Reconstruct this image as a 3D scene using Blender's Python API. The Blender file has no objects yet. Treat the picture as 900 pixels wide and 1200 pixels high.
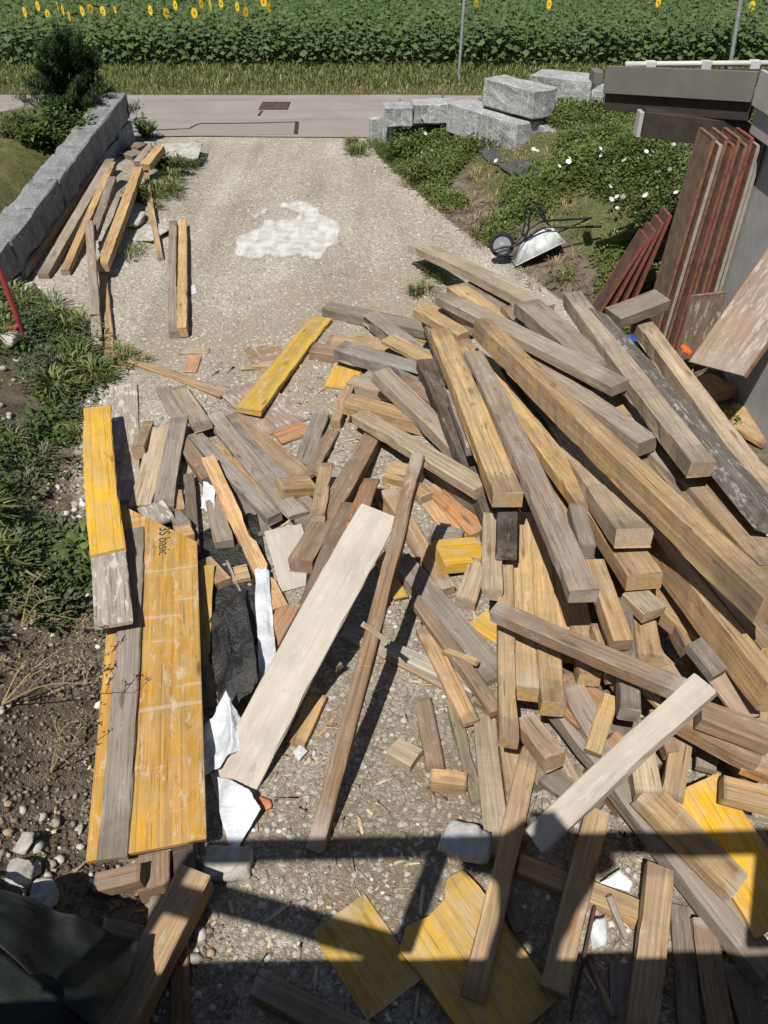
import bpy, bmesh, math, random
import numpy as np
from mathutils import Vector, Matrix, Quaternion
random.seed(7); RNG = np.random.default_rng(7)
SC = bpy.context.scene; COL = SC.collection
# ---------------------------------------------------------------- camera model
F = 907.0; PITCH = math.radians(39.5); CAMH = 4.3
CT, ST = math.cos(PITCH), math.sin(PITCH)
def ray(px, py):
    x = (px - 450) / F; u = (600 - py) / F
    return np.array([x, CT + u * ST, -ST + u * CT])
def at_z(px, py, z=0.0):
    d = ray(px, py); t = (z - CAMH) / d[2]
    return np.array([d[0] * t, d[1] * t, z])
def at_y(px, py, y):
    d = ray(px, py); t = y / d[1]
    return np.array([d[0] * t, y, CAMH + d[2] * t])
def at_x(px, py, x):
    d = ray(px, py); t = x / d[0]
    return np.array([x, d[1] * t, CAMH + d[2] * t])
def proj(p):
    dz = p[2] - CAMH
    w = p[1] * CT - dz * ST; up = p[1] * ST + dz * CT
    return np.array([450 + F * p[0] / w, 600 - F * up / w])
def sstep(a, b, x):
    t = np.clip((x - a) / (b - a), 0, 1); return t * t * (3 - 2 * t)
# ---------------------------------------------------------------- value noise
_P = np.random.default_rng(3).random((256, 256))
def vnoise(x, y):
    x = np.asarray(x, float); y = np.asarray(y, float)
    xi = np.floor(x).astype(int); yi = np.floor(y).astype(int); fx = x - xi; fy = y - yi
    fx = fx * fx * (3 - 2 * fx); fy = fy * fy * (3 - 2 * fy)
    g = lambda a, b: _P[a % 256, b % 256]
    return (g(xi, yi) * (1 - fx) + g(xi + 1, yi) * fx) * (1 - fy) + (g(xi, yi + 1) * (1 - fx) + g(xi + 1, yi + 1) * fx) * fy
def fbm(x, y, o=4):
    s = 0; a = .5
    for i in range(o):
        s = s + a * vnoise(x * 2 ** i + 17 * i, y * 2 ** i + 31 * i); a *= .5
    return s
# ---------------------------------------------------------------- terrain
BASE = np.array([[-.45, 18.0], [-.25, 16.2], [.9, 12.5], [1.75, 10.6], [2.45, 8.9], [3.0, 7.2], [3.3, 5.5]])
def bank_d(x, y):
    bx = np.interp(-np.asarray(y, float), -BASE[:, 1], BASE[:, 0])
    return (np.asarray(x, float) - bx) * .9
def edge_left(y):
    return np.interp(y, [0, 1.6, 1.9, 2.2, 2.7, 3.4, 4.2, 4.8, 5.7, 6.9, 7.8, 8.4, 9.0, 9.8, 11, 14, 17], [-.9, -.95, -1.18, -1.36, -1.56, -1.78, -2.08, -2.38, -2.75, -3.05, -3.15, -3.25, -3.9, -4.6, -4.8, -4.9, -5.0])
def terr(x, y):
    x = np.asarray(x, float); y = np.asarray(y, float)
    z = (fbm(x * 1.3, y * 1.3) - .47) * .05
    d = bank_d(x, y)
    hb = np.interp(y, [5, 8, 12, 16, 17.2], [.25, .7, 1.05, 1.05, .8])
    rb = sstep(0, 1, np.clip(d / 2.6, 0, 1)) * hb + np.clip(d, 0, 3) * .03 + (fbm(x * 1.7 + 9, y * 1.7) - .47) * .22 * sstep(.1, .8, d)
    z = z + rb * (1 - sstep(16.6, 17.9, y)) * (d > 0)
    e = edge_left(y); dl = e - x
    hl = np.interp(y, [0, 3, 6, 8.5, 9.5, 11, 16, 17.5], [.62, .62, .5, .3, .4, .75, .9, .2])
    z = z + (sstep(0, 1, np.clip(dl / 1.3, 0, 1)) * hl + (fbm(x * 2.1, y * 2.1 + 5) - .45) * .25 * sstep(.05, .6, dl)) * (1 - sstep(16.9, 17.8, y))
    z = z + .34 * sstep(3.3, 4.7, -x) * (x > -5.6) * np.interp(y, [9.3, 11, 13, 16.3, 17.3], [0, .25, 1, .8, 0]) * (1 - sstep(0, .5, np.clip(dl, 0, 1)))
    z = z - .02 * sstep(17.2, 17.8, y)
    return z
# ---------------------------------------------------------------- nodes
class NT:
    def __init__(s, name):
        s.m = bpy.data.materials.new(name); s.m.use_nodes = True; s.t = s.m.node_tree
        s.b = s.t.nodes['Principled BSDF']; s.o = s.t.nodes['Material Output']
    def n(s, typ, **kw):
        nd = s.t.nodes.new(typ)
        for k, v in kw.items():
            if k.startswith('i_'):
                nd.inputs[k[2:].replace('_', ' ')].default_value = v
            else: setattr(nd, k, v)
        return nd
    def l(s, a, b): s.t.links.new(a, b)
    def math(s, op, a, b=None, c=None, clamp=False):
        nd = s.n('ShaderNodeMath', operation=op); nd.use_clamp = clamp
        for i, v in enumerate((a, b, c)):
            if v is None: continue
            if isinstance(v, (int, float)): nd.inputs[i].default_value = v
            else: s.l(v, nd.inputs[i])
        return nd.outputs[0]
    def vmul(s, v, sc):
        nd = s.n('ShaderNodeVectorMath', operation='MULTIPLY'); s.l(v, nd.inputs[0]); nd.inputs[1].default_value = sc; return nd.outputs[0]
    def vadd(s, a, b):
        nd = s.n('ShaderNodeVectorMath', operation='ADD'); s.l(a, nd.inputs[0]); s.l(b, nd.inputs[1]); return nd.outputs[0]
    def noise(s, v, scale=1, detail=4, rough=.55, dist=0):
        nd = s.n('ShaderNodeTexNoise'); s.l(v, nd.inputs['Vector'])
        nd.inputs['Scale'].default_value = scale; nd.inputs['Detail'].default_value = detail; nd.inputs['Roughness'].default_value = rough; nd.inputs['Distortion'].default_value = dist
        return nd.outputs['Fac']
    def voro(s, v, scale, feature='F1', out='Distance', rnd=1):
        nd = s.n('ShaderNodeTexVoronoi', feature=feature); s.l(v, nd.inputs['Vector']); nd.inputs['Scale'].default_value = scale; nd.inputs['Randomness'].default_value = rnd
        return nd.outputs[out]
    def ramp(s, f, stops):
        nd = s.n('ShaderNodeValToRGB'); s.l(f, nd.inputs[0]); e = nd.color_ramp.elements
        while len(e) < len(stops): e.new(.5)
        for el, (p, c) in zip(e, stops):
            el.position = p; el.color = (c, c, c, 1) if isinstance(c, (int, float)) else (*c, 1)
        return nd.outputs[0]
    def mix(s, f, a, b, blend='MIX'):
        nd = s.n('ShaderNodeMix', data_type='RGBA', blend_type=blend)
        for i, v in ((0, f), (6, a), (7, b)):
            if isinstance(v, (int, float)): nd.inputs[i].default_value = v
            elif isinstance(v, tuple): nd.inputs[i].default_value = (*v, 1)
            else: s.l(v, nd.inputs[i])
        return nd.outputs[2]
    def bump(s, h, strength=.5, dist=.01):
        nd = s.n('ShaderNodeBump'); nd.inputs['Strength'].default_value = strength; nd.inputs['Distance'].default_value = dist
        s.l(h, nd.inputs['Height']); s.l(nd.outputs[0], s.b.inputs['Normal'])
    def col(s, c):
        if isinstance(c, tuple): s.b.inputs['Base Color'].default_value = (*c, 1)
        else: s.l(c, s.b.inputs['Base Color'])
    def rough(s, v, spec=.3):
        s.b.inputs['Roughness'].default_value = v; s.b.inputs['Specular IOR Level'].default_value = spec
M = {}
def wood_mat(name, lines=.70, knots=.5, smear=.0, planks=0, worn=.0, dirt=.35, grainy=1.0, grey=.0, flat=.0, bleach=1.0):
    t = NT(name)
    tc = t.n('ShaderNodeTexCoord').outputs['Object']; oi = t.n('ShaderNodeObjectInfo')
    r = oi.outputs['Random']
    off = t.n('ShaderNodeCombineXYZ'); t.l(t.math('MULTIPLY', r, 91.), off.inputs[0]); t.l(t.math('MULTIPLY', r, 37.), off.inputs[1]); t.l(t.math('MULTIPLY', r, 53.), off.inputs[2])
    v = t.vadd(tc, off.outputs[0])
    g1 = t.noise(t.vmul(v, (1.6, 55, 55)), 1, 5, .65, .3)
    g2 = t.noise(t.vmul(v, (.7, 13, 13)), 1, 3, .55, .6)
    g3 = t.noise(v, 2.2, 4, .6)
    base = oi.outputs['Color']
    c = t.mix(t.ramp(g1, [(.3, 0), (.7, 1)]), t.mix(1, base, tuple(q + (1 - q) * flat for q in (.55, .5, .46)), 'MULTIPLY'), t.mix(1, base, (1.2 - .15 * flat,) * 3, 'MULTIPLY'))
    # saw marks across the grain
    sm = t.noise(t.vmul(v, (38, 1.2, 1.2)), 1, 2, .5)
    c = t.mix(t.math('MULTIPLY', t.ramp(sm, [(.55, 0), (.68, 1)]), .22 * (1 - flat)), c, t.mix(1, c, (.6, .57, .54), 'MULTIPLY'))
    c = t.mix(t.math('MULTIPLY', t.ramp(g2, [(.4, 1), (.6, 0)]), .55 * grainy), c, t.mix(1, c, (.62, .56, .5), 'MULTIPLY'))
    # brightness per piece
    c = t.mix(1, c, t.ramp(r, [(0, (.80, .82, .86)), (.35, (1.12, 1.08, 1.0)), (.6, (.9, .86, .8)), (1, (1.28, 1.2, 1.08))]), 'MULTIPLY')
    # grey weathering in patches
    wf = t.noise(t.vmul(v, (1.6, 6, 6)), 1.2, 6, .68)
    c = t.mix(t.math('MULTIPLY', t.ramp(wf, [(.42, 0), (.56, 1)]), .5 + grey), c, t.mix(.5, c, (.25, .225, .2)))
    # the face that lay upwards is bleached grey
    nz = t.n('ShaderNodeSeparateXYZ'); t.l(t.n('ShaderNodeTexCoord').outputs['Normal'], nz.inputs[0])
    tf = t.math('MULTIPLY', t.math('GREATER_THAN', nz.outputs[2], .7), t.math('MULTIPLY', t.math('FRACT', t.math('MULTIPLY', r, 7.31)), .62 * (1 - flat) * bleach))
    c = t.mix(tf, c, t.mix(1, t.ramp(g1, [(.3, (.6, .58, .56)), (.7, (1.1, 1.1, 1.1))]), (.33, .295, .255), 'MULTIPLY'))
    # knots
    kd = t.voro(t.vmul(v, (1.6, 6.5, 6.5)), 1)
    kn = t.ramp(kd, [(.07, 1), (.15, 0)])
    c = t.mix(t.math('MULTIPLY', kn, .75 * knots), c, t.mix(1, base, (.3, .2, .13), 'MULTIPLY'))
    # soiling
    df = t.ramp(g3, [(.45, 0), (.72, 1)])
    c = t.mix(t.math('MULTIPLY', df, dirt), c, (.13, .105, .08))
    if planks:
        sep = t.n('ShaderNodeSeparateXYZ'); t.l(tc, sep.inputs[0])
        fr = t.math('FRACT', t.math('MULTIPLY', sep.outputs[1], 1 / planks))
        ln = t.math('LESS_THAN', t.math('ABSOLUTE', t.math('SUBTRACT', fr, .5)), .018)
        c = t.mix(t.math('MULTIPLY', ln, .55), c, (.12, .08, .03))
        # each lamella its own tone
        wn = t.n('ShaderNodeTexWhiteNoise', noise_dimensions='1D'); t.l(t.math('FLOOR', t.math('ADD', t.math('MULTIPLY', sep.outputs[1], 1 / planks), t.math('ADD', .5, t.math('MULTIPLY', r, 10)))), wn.inputs['W'])
        c = t.mix(1, c, t.ramp(wn.outputs[0], [(0, .86), (1, 1.1)]), 'MULTIPLY')
    if worn:
        wr = t.noise(t.vmul(v, (5, 14, 14)), 1, 6, .7)
        c = t.mix(t.math('MULTIPLY', t.ramp(wr, [(.5, 0), (.62, 1)]), worn), c, (.42, .33, .2))
    if smear:
        sf = t.noise(t.vmul(v, (4.5, 13, 13)), 1.3, 8, .72, .3)
        sf2 = t.noise(t.vmul(v, (30, 2.5, 2.5)), .5, 3, .6, .4)
        m_ = t.math('MAXIMUM', t.ramp(sf, [(.6 - .1 * smear, 0), (.64 - .06 * smear, 1)]), t.math('MULTIPLY', t.ramp(sf2, [(lines, 0), (lines + .02, 1)]), .7))
        c = t.mix(t.math('MULTIPLY', m_, smear), c, (.52, .49, .44))
    # ends: handled, muddy or lime splashed, differently on every piece
    gx = t.n('ShaderNodeSeparateXYZ'); t.l(t.n('ShaderNodeTexCoord').outputs['Generated'], gx.inputs[0])
    e = t.math('ABSOLUTE', t.math('SUBTRACT', gx.outputs[0], .5)); en = t.noise(v, 9, 5, .7)
    eb = t.ramp(t.math('ADD', e, t.math('MULTIPLY_ADD', en, .22, -.11)), [(.40, 0), (.455, 1)])
    c = t.mix(t.math('MULTIPLY', eb, t.math('MULTIPLY', t.math('LESS_THAN', t.math('FRACT', t.math('MULTIPLY', r, 5.7)), .55), .5 * (1 - flat))), c, t.mix(t.math('GREATER_THAN', t.math('FRACT', t.math('MULTIPLY', r, 3.3)), .6), (.11, .088, .068), (.36, .33, .29)))
    # mud and oil spots with an edge of their own
    sp = t.noise(t.vmul(v, (3, 7, 7)), 1.1, 6, .65, .5)
    c = t.mix(t.math('MULTIPLY', t.ramp(sp, [(.64, 0), (.68, 1)]), .55 * (1 - .6 * flat)), c, t.mix(1, c, (.38, .32, .27), 'MULTIPLY'))
    # fine checks along the grain
    ck = t.noise(t.vmul(v, (2.5, 90, 90)), 1, 2, .5)
    ckm = t.ramp(ck, [(.28, 1), (.35, 0)])
    c = t.mix(t.math('MULTIPLY', ckm, .75 - .6 * flat), c, (.045, .035, .027))
    t.col(c); t.rough(.85, .2)
    t.bump(t.math('SUBTRACT', t.math('ADD', g1, t.math('MULTIPLY', g2, .8)), t.math('MULTIPLY', ckm, .5 * (1 - flat))), .6 - .4 * flat, .004)
    M[name] = t.m; return t.m
def end_mat():
    t = NT('end_grain')
    tc = t.n('ShaderNodeTexCoord').outputs['Object']; oi = t.n('ShaderNodeObjectInfo')
    off = t.n('ShaderNodeCombineXYZ'); t.l(t.math('MULTIPLY', oi.outputs['Random'], .1), off.inputs[1]); off.inputs[2].default_value = .06
    v = t.vadd(tc, off.outputs[0])
    sep = t.n('ShaderNodeVectorMath', operation='LENGTH'); t.l(t.vmul(v, (0, 1, 1)), sep.inputs[0])
    rg = t.math('SINE', t.math('ADD', t.math('MULTIPLY', sep.outputs['Value'], 620), t.math('MULTIPLY', t.noise(v, 25, 3), 5)))
    n = t.noise(v, 30, 6, .7); n2 = t.noise(v, 7, 3)
    c = t.mix(t.math('MULTIPLY_ADD', rg, .42, .45), t.mix(1, oi.outputs['Color'], (.95, .9, .85), 'MULTIPLY'), t.mix(1, oi.outputs['Color'], (.6, .52, .45), 'MULTIPLY'))
    c = t.mix(t.ramp(n, [(.4, .0), (.65, .6)]), c, (.16, .12, .085)); c = t.mix(t.ramp(n2, [(.45, 0), (.6, .5)]), c, (.3, .27, .23))
    t.col(c); t.rough(.9, .15); t.bump(n, .6, .004); M['end'] = t.m
def simple(name, c1, c2, scale=6, rough=.7, metal=0, bump=0, detail=4, spec=.3, bdist=.01):
    t = NT(name); tc = t.n('ShaderNodeTexCoord').outputs['Object']
    n = t.noise(tc, scale, detail, .6); t.col(t.mix(t.ramp(n, [(.35, 0), (.65, 1)]), c1, c2)); t.rough(rough, spec); t.b.inputs['Metallic'].default_value = metal
    if bump: t.bump(t.noise(tc, scale * 4, 5, .65), bump, bdist)
    M[name] = t.m; return t.m
def leafmat(name, c1, c2, transl=.25, c3=None):
    t = NT(name); g = t.n('ShaderNodeNewGeometry'); c = t.mix(g.outputs['Random Per Island'], c1, c2)
    if c3:
        c = t.mix(t.math('GREATER_THAN', g.outputs['Random Per Island'], .86), c, c3)
    t.col(c); t.rough(.55, .3)
    tr = t.n('ShaderNodeBsdfTranslucent'); t.l(t.mix(1, c, (1.3, 1.5, .6), 'MULTIPLY'), tr.inputs[0])
    mx = t.n('ShaderNodeMixShader'); mx.inputs[0].default_value = transl; t.l(t.b.outputs[0], mx.inputs[1]); t.l(tr.outputs[0], mx.inputs[2]); t.l(mx.outputs[0], t.o.inputs[0])
    M[name] = t.m; return t.m
wood_mat('wood', bleach=.42, knots=.9, smear=.22, dirt=.38)
wood_mat('grey_wood', knots=.8, smear=.22, dirt=.4, grey=.3)
wood_mat('smeared', knots=.2, smear=.8, dirt=.35)
wood_mat('slate', bleach=0, knots=0, smear=.55, dirt=.3, grainy=.5)
wood_mat('yellow', bleach=0, knots=.9, smear=.2, planks=.13, worn=.6, dirt=.3, grainy=.3, flat=.5)
wood_mat('amber', lines=.635, bleach=0, knots=1.2, smear=.42, planks=.125, worn=.3, dirt=.2, grainy=.9, flat=.3)
wood_mat('pale', knots=.0, bleach=0, smear=.35, dirt=.22, grainy=.1, flat=.9)
wood_mat('plyface', bleach=0, knots=.0, smear=.65, dirt=.35, grainy=.6, flat=.4)
end_mat()
# ---------------------------------------------------------------- object helpers
def tag(o, label=None, cat=None, group=None, kind=None):
    if label: o['label'] = label
    if cat: o['category'] = cat
    if group: o['group'] = group
    if kind: o['kind'] = kind
    return o
def link(name, me, parent=None, mats=()):
    o = bpy.data.objects.new(name, me); COL.objects.link(o)
    for m in mats: me.materials.append(M[m] if isinstance(m, str) else m)
    if parent: o.parent = parent
    return o
def empty(name, loc=(0, 0, 0), rz=0):
    o = bpy.data.objects.new(name, None); COL.objects.link(o); o.location = loc; o.rotation_euler = (0, 0, rz); return o
def from_np(name, V, Fc, mats=(), parent=None, smooth=False, matidx=None):
    me = bpy.data.meshes.new(name); V = np.asarray(V, np.float32); Fc = np.asarray(Fc, np.int32)
    k = Fc.shape[1]
    me.vertices.add(len(V)); me.vertices.foreach_set('co', V.ravel())
    me.loops.add(Fc.size); me.loops.foreach_set('vertex_index', Fc.ravel())
    me.polygons.add(len(Fc)); me.polygons.foreach_set('loop_start', np.arange(0, Fc.size, k, dtype=np.int32)); 
    if smooth: me.polygons.foreach_set('use_smooth', np.ones(len(Fc), bool))
    if matidx is not None: me.polygons.foreach_set('material_index', np.asarray(matidx, np.int32))
    me.update(calc_edges=True); me.validate()
    return link(name, me, parent, mats)
def from_bm(name, bm, mats=(), parent=None, smooth=False):
    bmesh.ops.recalc_face_normals(bm, faces=bm.faces)
    me = bpy.data.meshes.new(name); bm.to_mesh(me); bm.free()
    if smooth:
        for p in me.polygons: p.use_smooth = True
    return link(name, me, parent, mats)
def bm_box(bm, c, s, rot=None, bev=0.0):
    mt = Matrix.Translation(c) @ (rot.to_4x4() if rot is not None else Matrix()) @ Matrix.Diagonal((*s, 1))
    r = bmesh.ops.create_cube(bm, size=1, matrix=mt)
    if bev:
        es = list({e for v in r['verts'] for e in v.link_edges}); bmesh.ops.bevel(bm, geom=es, offset=bev, segments=1, affect='EDGES')
def bm_tube(bm, pts, r, seg=10, cap=True):
    pts = [Vector(p) for p in pts]; rings = []
    rr = r if isinstance(r, (list, tuple)) else [r] * len(pts)
    ref = None
    for i, p in enumerate(pts):
        d = (pts[min(i + 1, len(pts) - 1)] - pts[max(i - 1, 0)]).normalized()
        if ref is None:
            ref = d.orthogonal().normalized()
        ref = (ref - d * ref.dot(d)).normalized(); b = d.cross(ref)
        rings.append([bm.verts.new(p + (ref * math.cos(2 * math.pi * k / seg) + b * math.sin(2 * math.pi * k / seg)) * rr[i]) for k in range(seg)])
    for a, b in zip(rings, rings[1:]):
        for k in range(seg): bm.faces.new((a[k], a[(k + 1) % seg], b[(k + 1) % seg], b[k]))
    if cap: bm.faces.new(rings[0][::-1]); bm.faces.new(rings[-1])
def arc(pts, n=6):
    """Catmull-Rom through points."""
    P = [Vector(p) for p in pts]; P = [P[0] * 2 - P[1]] + P + [P[-1] * 2 - P[-2]]; out = []
    for i in range(1, len(P) - 2):
        for k in range(n):
            t = k / n; a, b, c, d = P[i - 1], P[i], P[i + 1], P[i + 2]
            out.append(.5 * ((2 * b) + (c - a) * t + (2 * a - 5 * b + 4 * c - d) * t * t + (3 * b - a - 3 * c + d) * t ** 3))
    out.append(P[-2]); return out
# ---------------------------------------------------------------- the timber solver: every piece is laid, in order, on what already lies there
HX0, HX1, HY0, HY1, CELL = -6.5, 6.0, .6, 19.0, .025
NX, NY = int((HX1 - HX0) / CELL), int((HY1 - HY0) / CELL)
_cx = HX0 + (np.arange(NX) + .5) * CELL; _cy = HY0 + (np.arange(NY) + .5) * CELL
GX, GY = np.meshgrid(_cx, _cy, indexing='ij')
HM = terr(GX, GY)
def support(points):
    """points (s,h): the lowest line over all of them that carries the middle (s=.5)."""
    pts = sorted(points); hull = []
    for p in pts:
        while len(hull) >= 2 and (hull[-1][0] - hull[-2][0]) * (p[1] - hull[-2][1]) - (hull[-1][1] - hull[-2][1]) * (p[0] - hull[-2][0]) >= 0: hull.pop()
        if hull and abs(hull[-1][0] - p[0]) < 1e-9:
            if p[1] > hull[-1][1]: hull.pop()
            else: continue
        hull.append(p)
    for a, b in zip(hull, hull[1:]):
        if a[0] <= .5 <= b[0] and b[0] - a[0] > 1e-6:
            k = (b[1] - a[1]) / (b[0] - a[0]); return a[1] - k * a[0], a[1] + k * (1 - a[0])
    h = max(p[1] for p in pts); return h, h
def lay(A, B, wpx, h, roll=0., zmin=None, wm=None, sink=.012, maxslope=.5, tmax=1.0, fixz=None):
    zA = zB = h
    w = wm or .1
    cr, sr = abs(math.cos(roll)), abs(math.sin(roll))
    for it in range(12):
        PA, PB = at_z(A[0], A[1], zA), at_z(B[0], B[1], zB)
        ax = PB - PA; L = float(np.linalg.norm(ax)); a = ax / L
        lat = np.cross(a, [0, 0, 1.]); lat /= np.linalg.norm(lat)
        mid = (PA + PB) / 2
        if wm is None:
            q0, q1 = proj(mid - lat * .05), proj(mid + lat * .05); ia = proj(PB) - proj(PA); ia /= np.linalg.norm(ia)
            dq = q1 - q0; perp = abs(dq[0] * ia[1] - dq[1] * ia[0]) / .1
            w = min(max(wpx / max(perp, 1), .012), .75)
        hh = h * cr + w * sr; ww = w * cr + h * sr
        if fixz is not None:
            nA, nB = fixz
        else:
            a2 = (PB - PA)[:2]; L2 = np.linalg.norm(a2); a2 = a2 / L2; l2 = np.array([-a2[1], a2[0]])
            x0, x1 = sorted((PA[0], PB[0])); y0, y1 = sorted((PA[1], PB[1])); pad = ww * tmax
            i0, i1 = max(int((x0 - pad - HX0) / CELL), 0), min(int((x1 + pad - HX0) / CELL) + 1, NX)
            j0, j1 = max(int((y0 - pad - HY0) / CELL), 0), min(int((y1 + pad - HY0) / CELL) + 1, NY)
            gx, gy = GX[i0:i1, j0:j1] - PA[0], GY[i0:i1, j0:j1] - PA[1]
            s = (gx * a2[0] + gy * a2[1]) / L2; tt = gx * l2[0] + gy * l2[1]
            m = (s >= 0) & (s <= 1) & (np.abs(tt) <= ww * tmax / 2)
            if m.any():
                hs = HM[i0:i1, j0:j1][m]; ss = s[m]
                nb = 60; bi = np.minimum((ss * nb).astype(int), nb - 1); top = np.full(nb, -9.); np.maximum.at(top, bi, hs)
                bA, bB = support([((k + .5) / nb, top[k]) for k in range(nb) if top[k] > -8])
            else: bA = bB = 0
            nA, nB = bA + hh - sink, bB + hh - sink
            if zmin: nA, nB = max(nA, zmin[0]), max(nB, zmin[1])
            mx = maxslope * L
            if abs(nA - nB) > mx:
                if nA > nB: nB = nA - mx
                else: nA = nB - mx
        zA += (nA - zA) * .7; zB += (nB - zB) * .7
        zA, zB = min(max(zA, -.05), 2.2), min(max(zB, -.05), 2.2)
    PA, PB = at_z(A[0], A[1], zA), at_z(B[0], B[1], zB)
    ax = PB - PA; L = float(np.linalg.norm(ax)); a = ax / L
    lat = np.cross(a, [0, 0, 1.]); lat /= np.linalg.norm(lat)
    # stamp into the height map
    a2 = (PB - PA)[:2]; L2 = np.linalg.norm(a2); a2 = a2 / L2; l2 = np.array([-a2[1], a2[0]]); pad = w * tmax
    x0, x1 = sorted((PA[0], PB[0])); y0, y1 = sorted((PA[1], PB[1]))
    i0, i1 = max(int((x0 - pad - HX0) / CELL), 0), min(int((x1 + pad - HX0) / CELL) + 1, NX)
    j0, j1 = max(int((y0 - pad - HY0) / CELL), 0), min(int((y1 + pad - HY0) / CELL) + 1, NY)
    if i1 > i0 and j1 > j0:
        gx, gy = GX[i0:i1, j0:j1] - PA[0], GY[i0:i1, j0:j1] - PA[1]
        s = (gx * a2[0] + gy * a2[1]) / L2; tt = gx * l2[0] + gy * l2[1]
        m = (s >= 0) & (s <= 1) & (np.abs(tt) <= (w * cr + h * sr) * tmax / 2)
        sub = HM[i0:i1, j0:j1]; sub[m] = np.maximum(sub[m], (zA + (zB - zA) * s)[m])
    if proj(mid + lat * .1)[0] < proj(mid)[0]: lat = -lat
    return PA, PB, a, lat, L, w
def frame_obj(o, PA, PB, a, lat, roll, h):
    """Local x runs along the piece, y across, z up; the top face's centreline runs PA-PB."""
    up = np.cross(a, lat); 
    if up[2] < 0: up = -up
    y = np.cross(up, a)
    R = Matrix(((a[0], y[0], up[0]), (a[1], y[1], up[1]), (a[2], y[2], up[2])))
    c = (PA + PB) / 2 - up * h / 2
    o.matrix_world = Matrix.Translation(Vector(c)) @ (R @ Matrix.Rotation(roll, 3, 'X')).to_4x4()
    return y
def timber_mesh(name, L, w, h, seed, wob=1.0, wane=0.0, ch=None):
    r = np.random.default_rng(seed); n = max(2, int(L / .09))
    c = ch if ch else min(.006, w * .16, h * .16) * (.5 + r.random())
    hw, hh = w / 2, h / 2
    prof = np.array([(-hw + c, -hh), (hw - c, -hh), (hw, -hh + c), (hw, hh - c), (hw - c, hh), (-hw + c, hh), (-hw, hh - c), (-hw, -hh + c)])
    V = []; bow = (r.random(2) - .5) * .018 * min(L, 2.2) * wob; tw = (r.random() - .5) * .10 * wob
    cut = (r.random(4) - .5) * .12
    ph = r.random(8) * 9
    for i in range(n + 1):
        s = i / n; x = (s - .5) * L
        p = prof.copy()
        p += (r.random(p.shape) - .5) * .0028 * wob
        # corner knocks and wane
        for k in range(0, 8):
            q = vnoise(x * 6 + ph[k] * 7, ph[k] * 3 + seed % 50)
            dent = max(0, float(q) - .64) * .055 * (1 + 3 * wane)
            p[k] *= (1 - dent / max(np.hypot(*p[k]), .02)) if dent > 0 else 1
        ct, stt = math.cos(tw * (s - .5)), math.sin(tw * (s - .5))
        p = p @ np.array([[ct, stt], [-stt, ct]])
        b = 4 * s * (1 - s) - .66
        xe = x
        for (yy, zz) in p:
            if i == 0: xe = x + yy * cut[0] + zz * cut[1] + (r.random() - .5) * .010
            elif i == n: xe = x + yy * cut[2] + zz * cut[3] + (r.random() - .5) * .010
            V.append((xe, yy + bow[0] * b, zz + bow[1] * b))
    Fq = []; 
    for i in range(n):
        for k in range(8):
            Fq.append((i * 8 + k, i * 8 + (k + 1) % 8, (i + 1) * 8 + (k + 1) % 8, (i + 1) * 8 + k))
    me = bpy.data.meshes.new(name)
    e = n * 8
    me.from_pydata([tuple(v) for v in V], [], Fq + [tuple(range(7, -1, -1)), tuple(range(e, e + 8))])
    me.polygons[-1].material_index = 1; me.polygons[-2].material_index = 1
    bm = bmesh.new(); bm.from_mesh(me); bmesh.ops.recalc_face_normals(bm, faces=bm.faces); bm.to_mesh(me); bm.free()
    return me
def poly_mesh(name, L, w, h, outline, seed):
    """Flat panel: outline in (s 0..1 along, t -1..1 across), thickness h, small chamfer."""
    bm = bmesh.new()
    vs = [bm.verts.new(((s - .5) * L, t * w / 2, -h / 2)) for s, t in outline]
    f = bm.faces.new(vs); r = bmesh.ops.extrude_face_region(bm, geom=[f])
    bmesh.ops.translate(bm, verts=[g for g in r['geom'] if isinstance(g, bmesh.types.BMVert)], vec=(0, 0, h))
    bmesh.ops.recalc_face_normals(bm, faces=bm.faces)
    for f in bm.faces:
        if abs(f.normal.z) < .5: f.material_index = 1
    bmesh.ops.bevel(bm, geom=[e for e in bm.edges], offset=min(.0025, h * .15), segments=1, affect='EDGES', material=-1)
    me = bpy.data.meshes.new(name); bm.to_mesh(me); bm.free(); return me
COLS = dict(
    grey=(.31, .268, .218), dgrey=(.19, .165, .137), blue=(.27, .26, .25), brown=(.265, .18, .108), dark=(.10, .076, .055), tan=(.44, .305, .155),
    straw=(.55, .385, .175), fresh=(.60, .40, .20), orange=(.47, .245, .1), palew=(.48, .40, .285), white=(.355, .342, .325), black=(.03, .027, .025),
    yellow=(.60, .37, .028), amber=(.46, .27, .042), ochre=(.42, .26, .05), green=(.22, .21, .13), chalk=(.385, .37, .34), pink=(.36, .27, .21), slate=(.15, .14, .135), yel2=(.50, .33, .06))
GROUPS = {'squared_timber': ('timber', 'squared timbers tipped on the drive'), 'plank': ('plank', 'loose planks among the timber'), 'offcut_block': ('offcut', 'sawn offcuts lying about the heap'),
          'formwork_panel': ('panel', 'formwork panels among the timber'), 'batten': ('batten', 'thin battens among the timber')}
_seed = [100]
TIMBERS = {}
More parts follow.
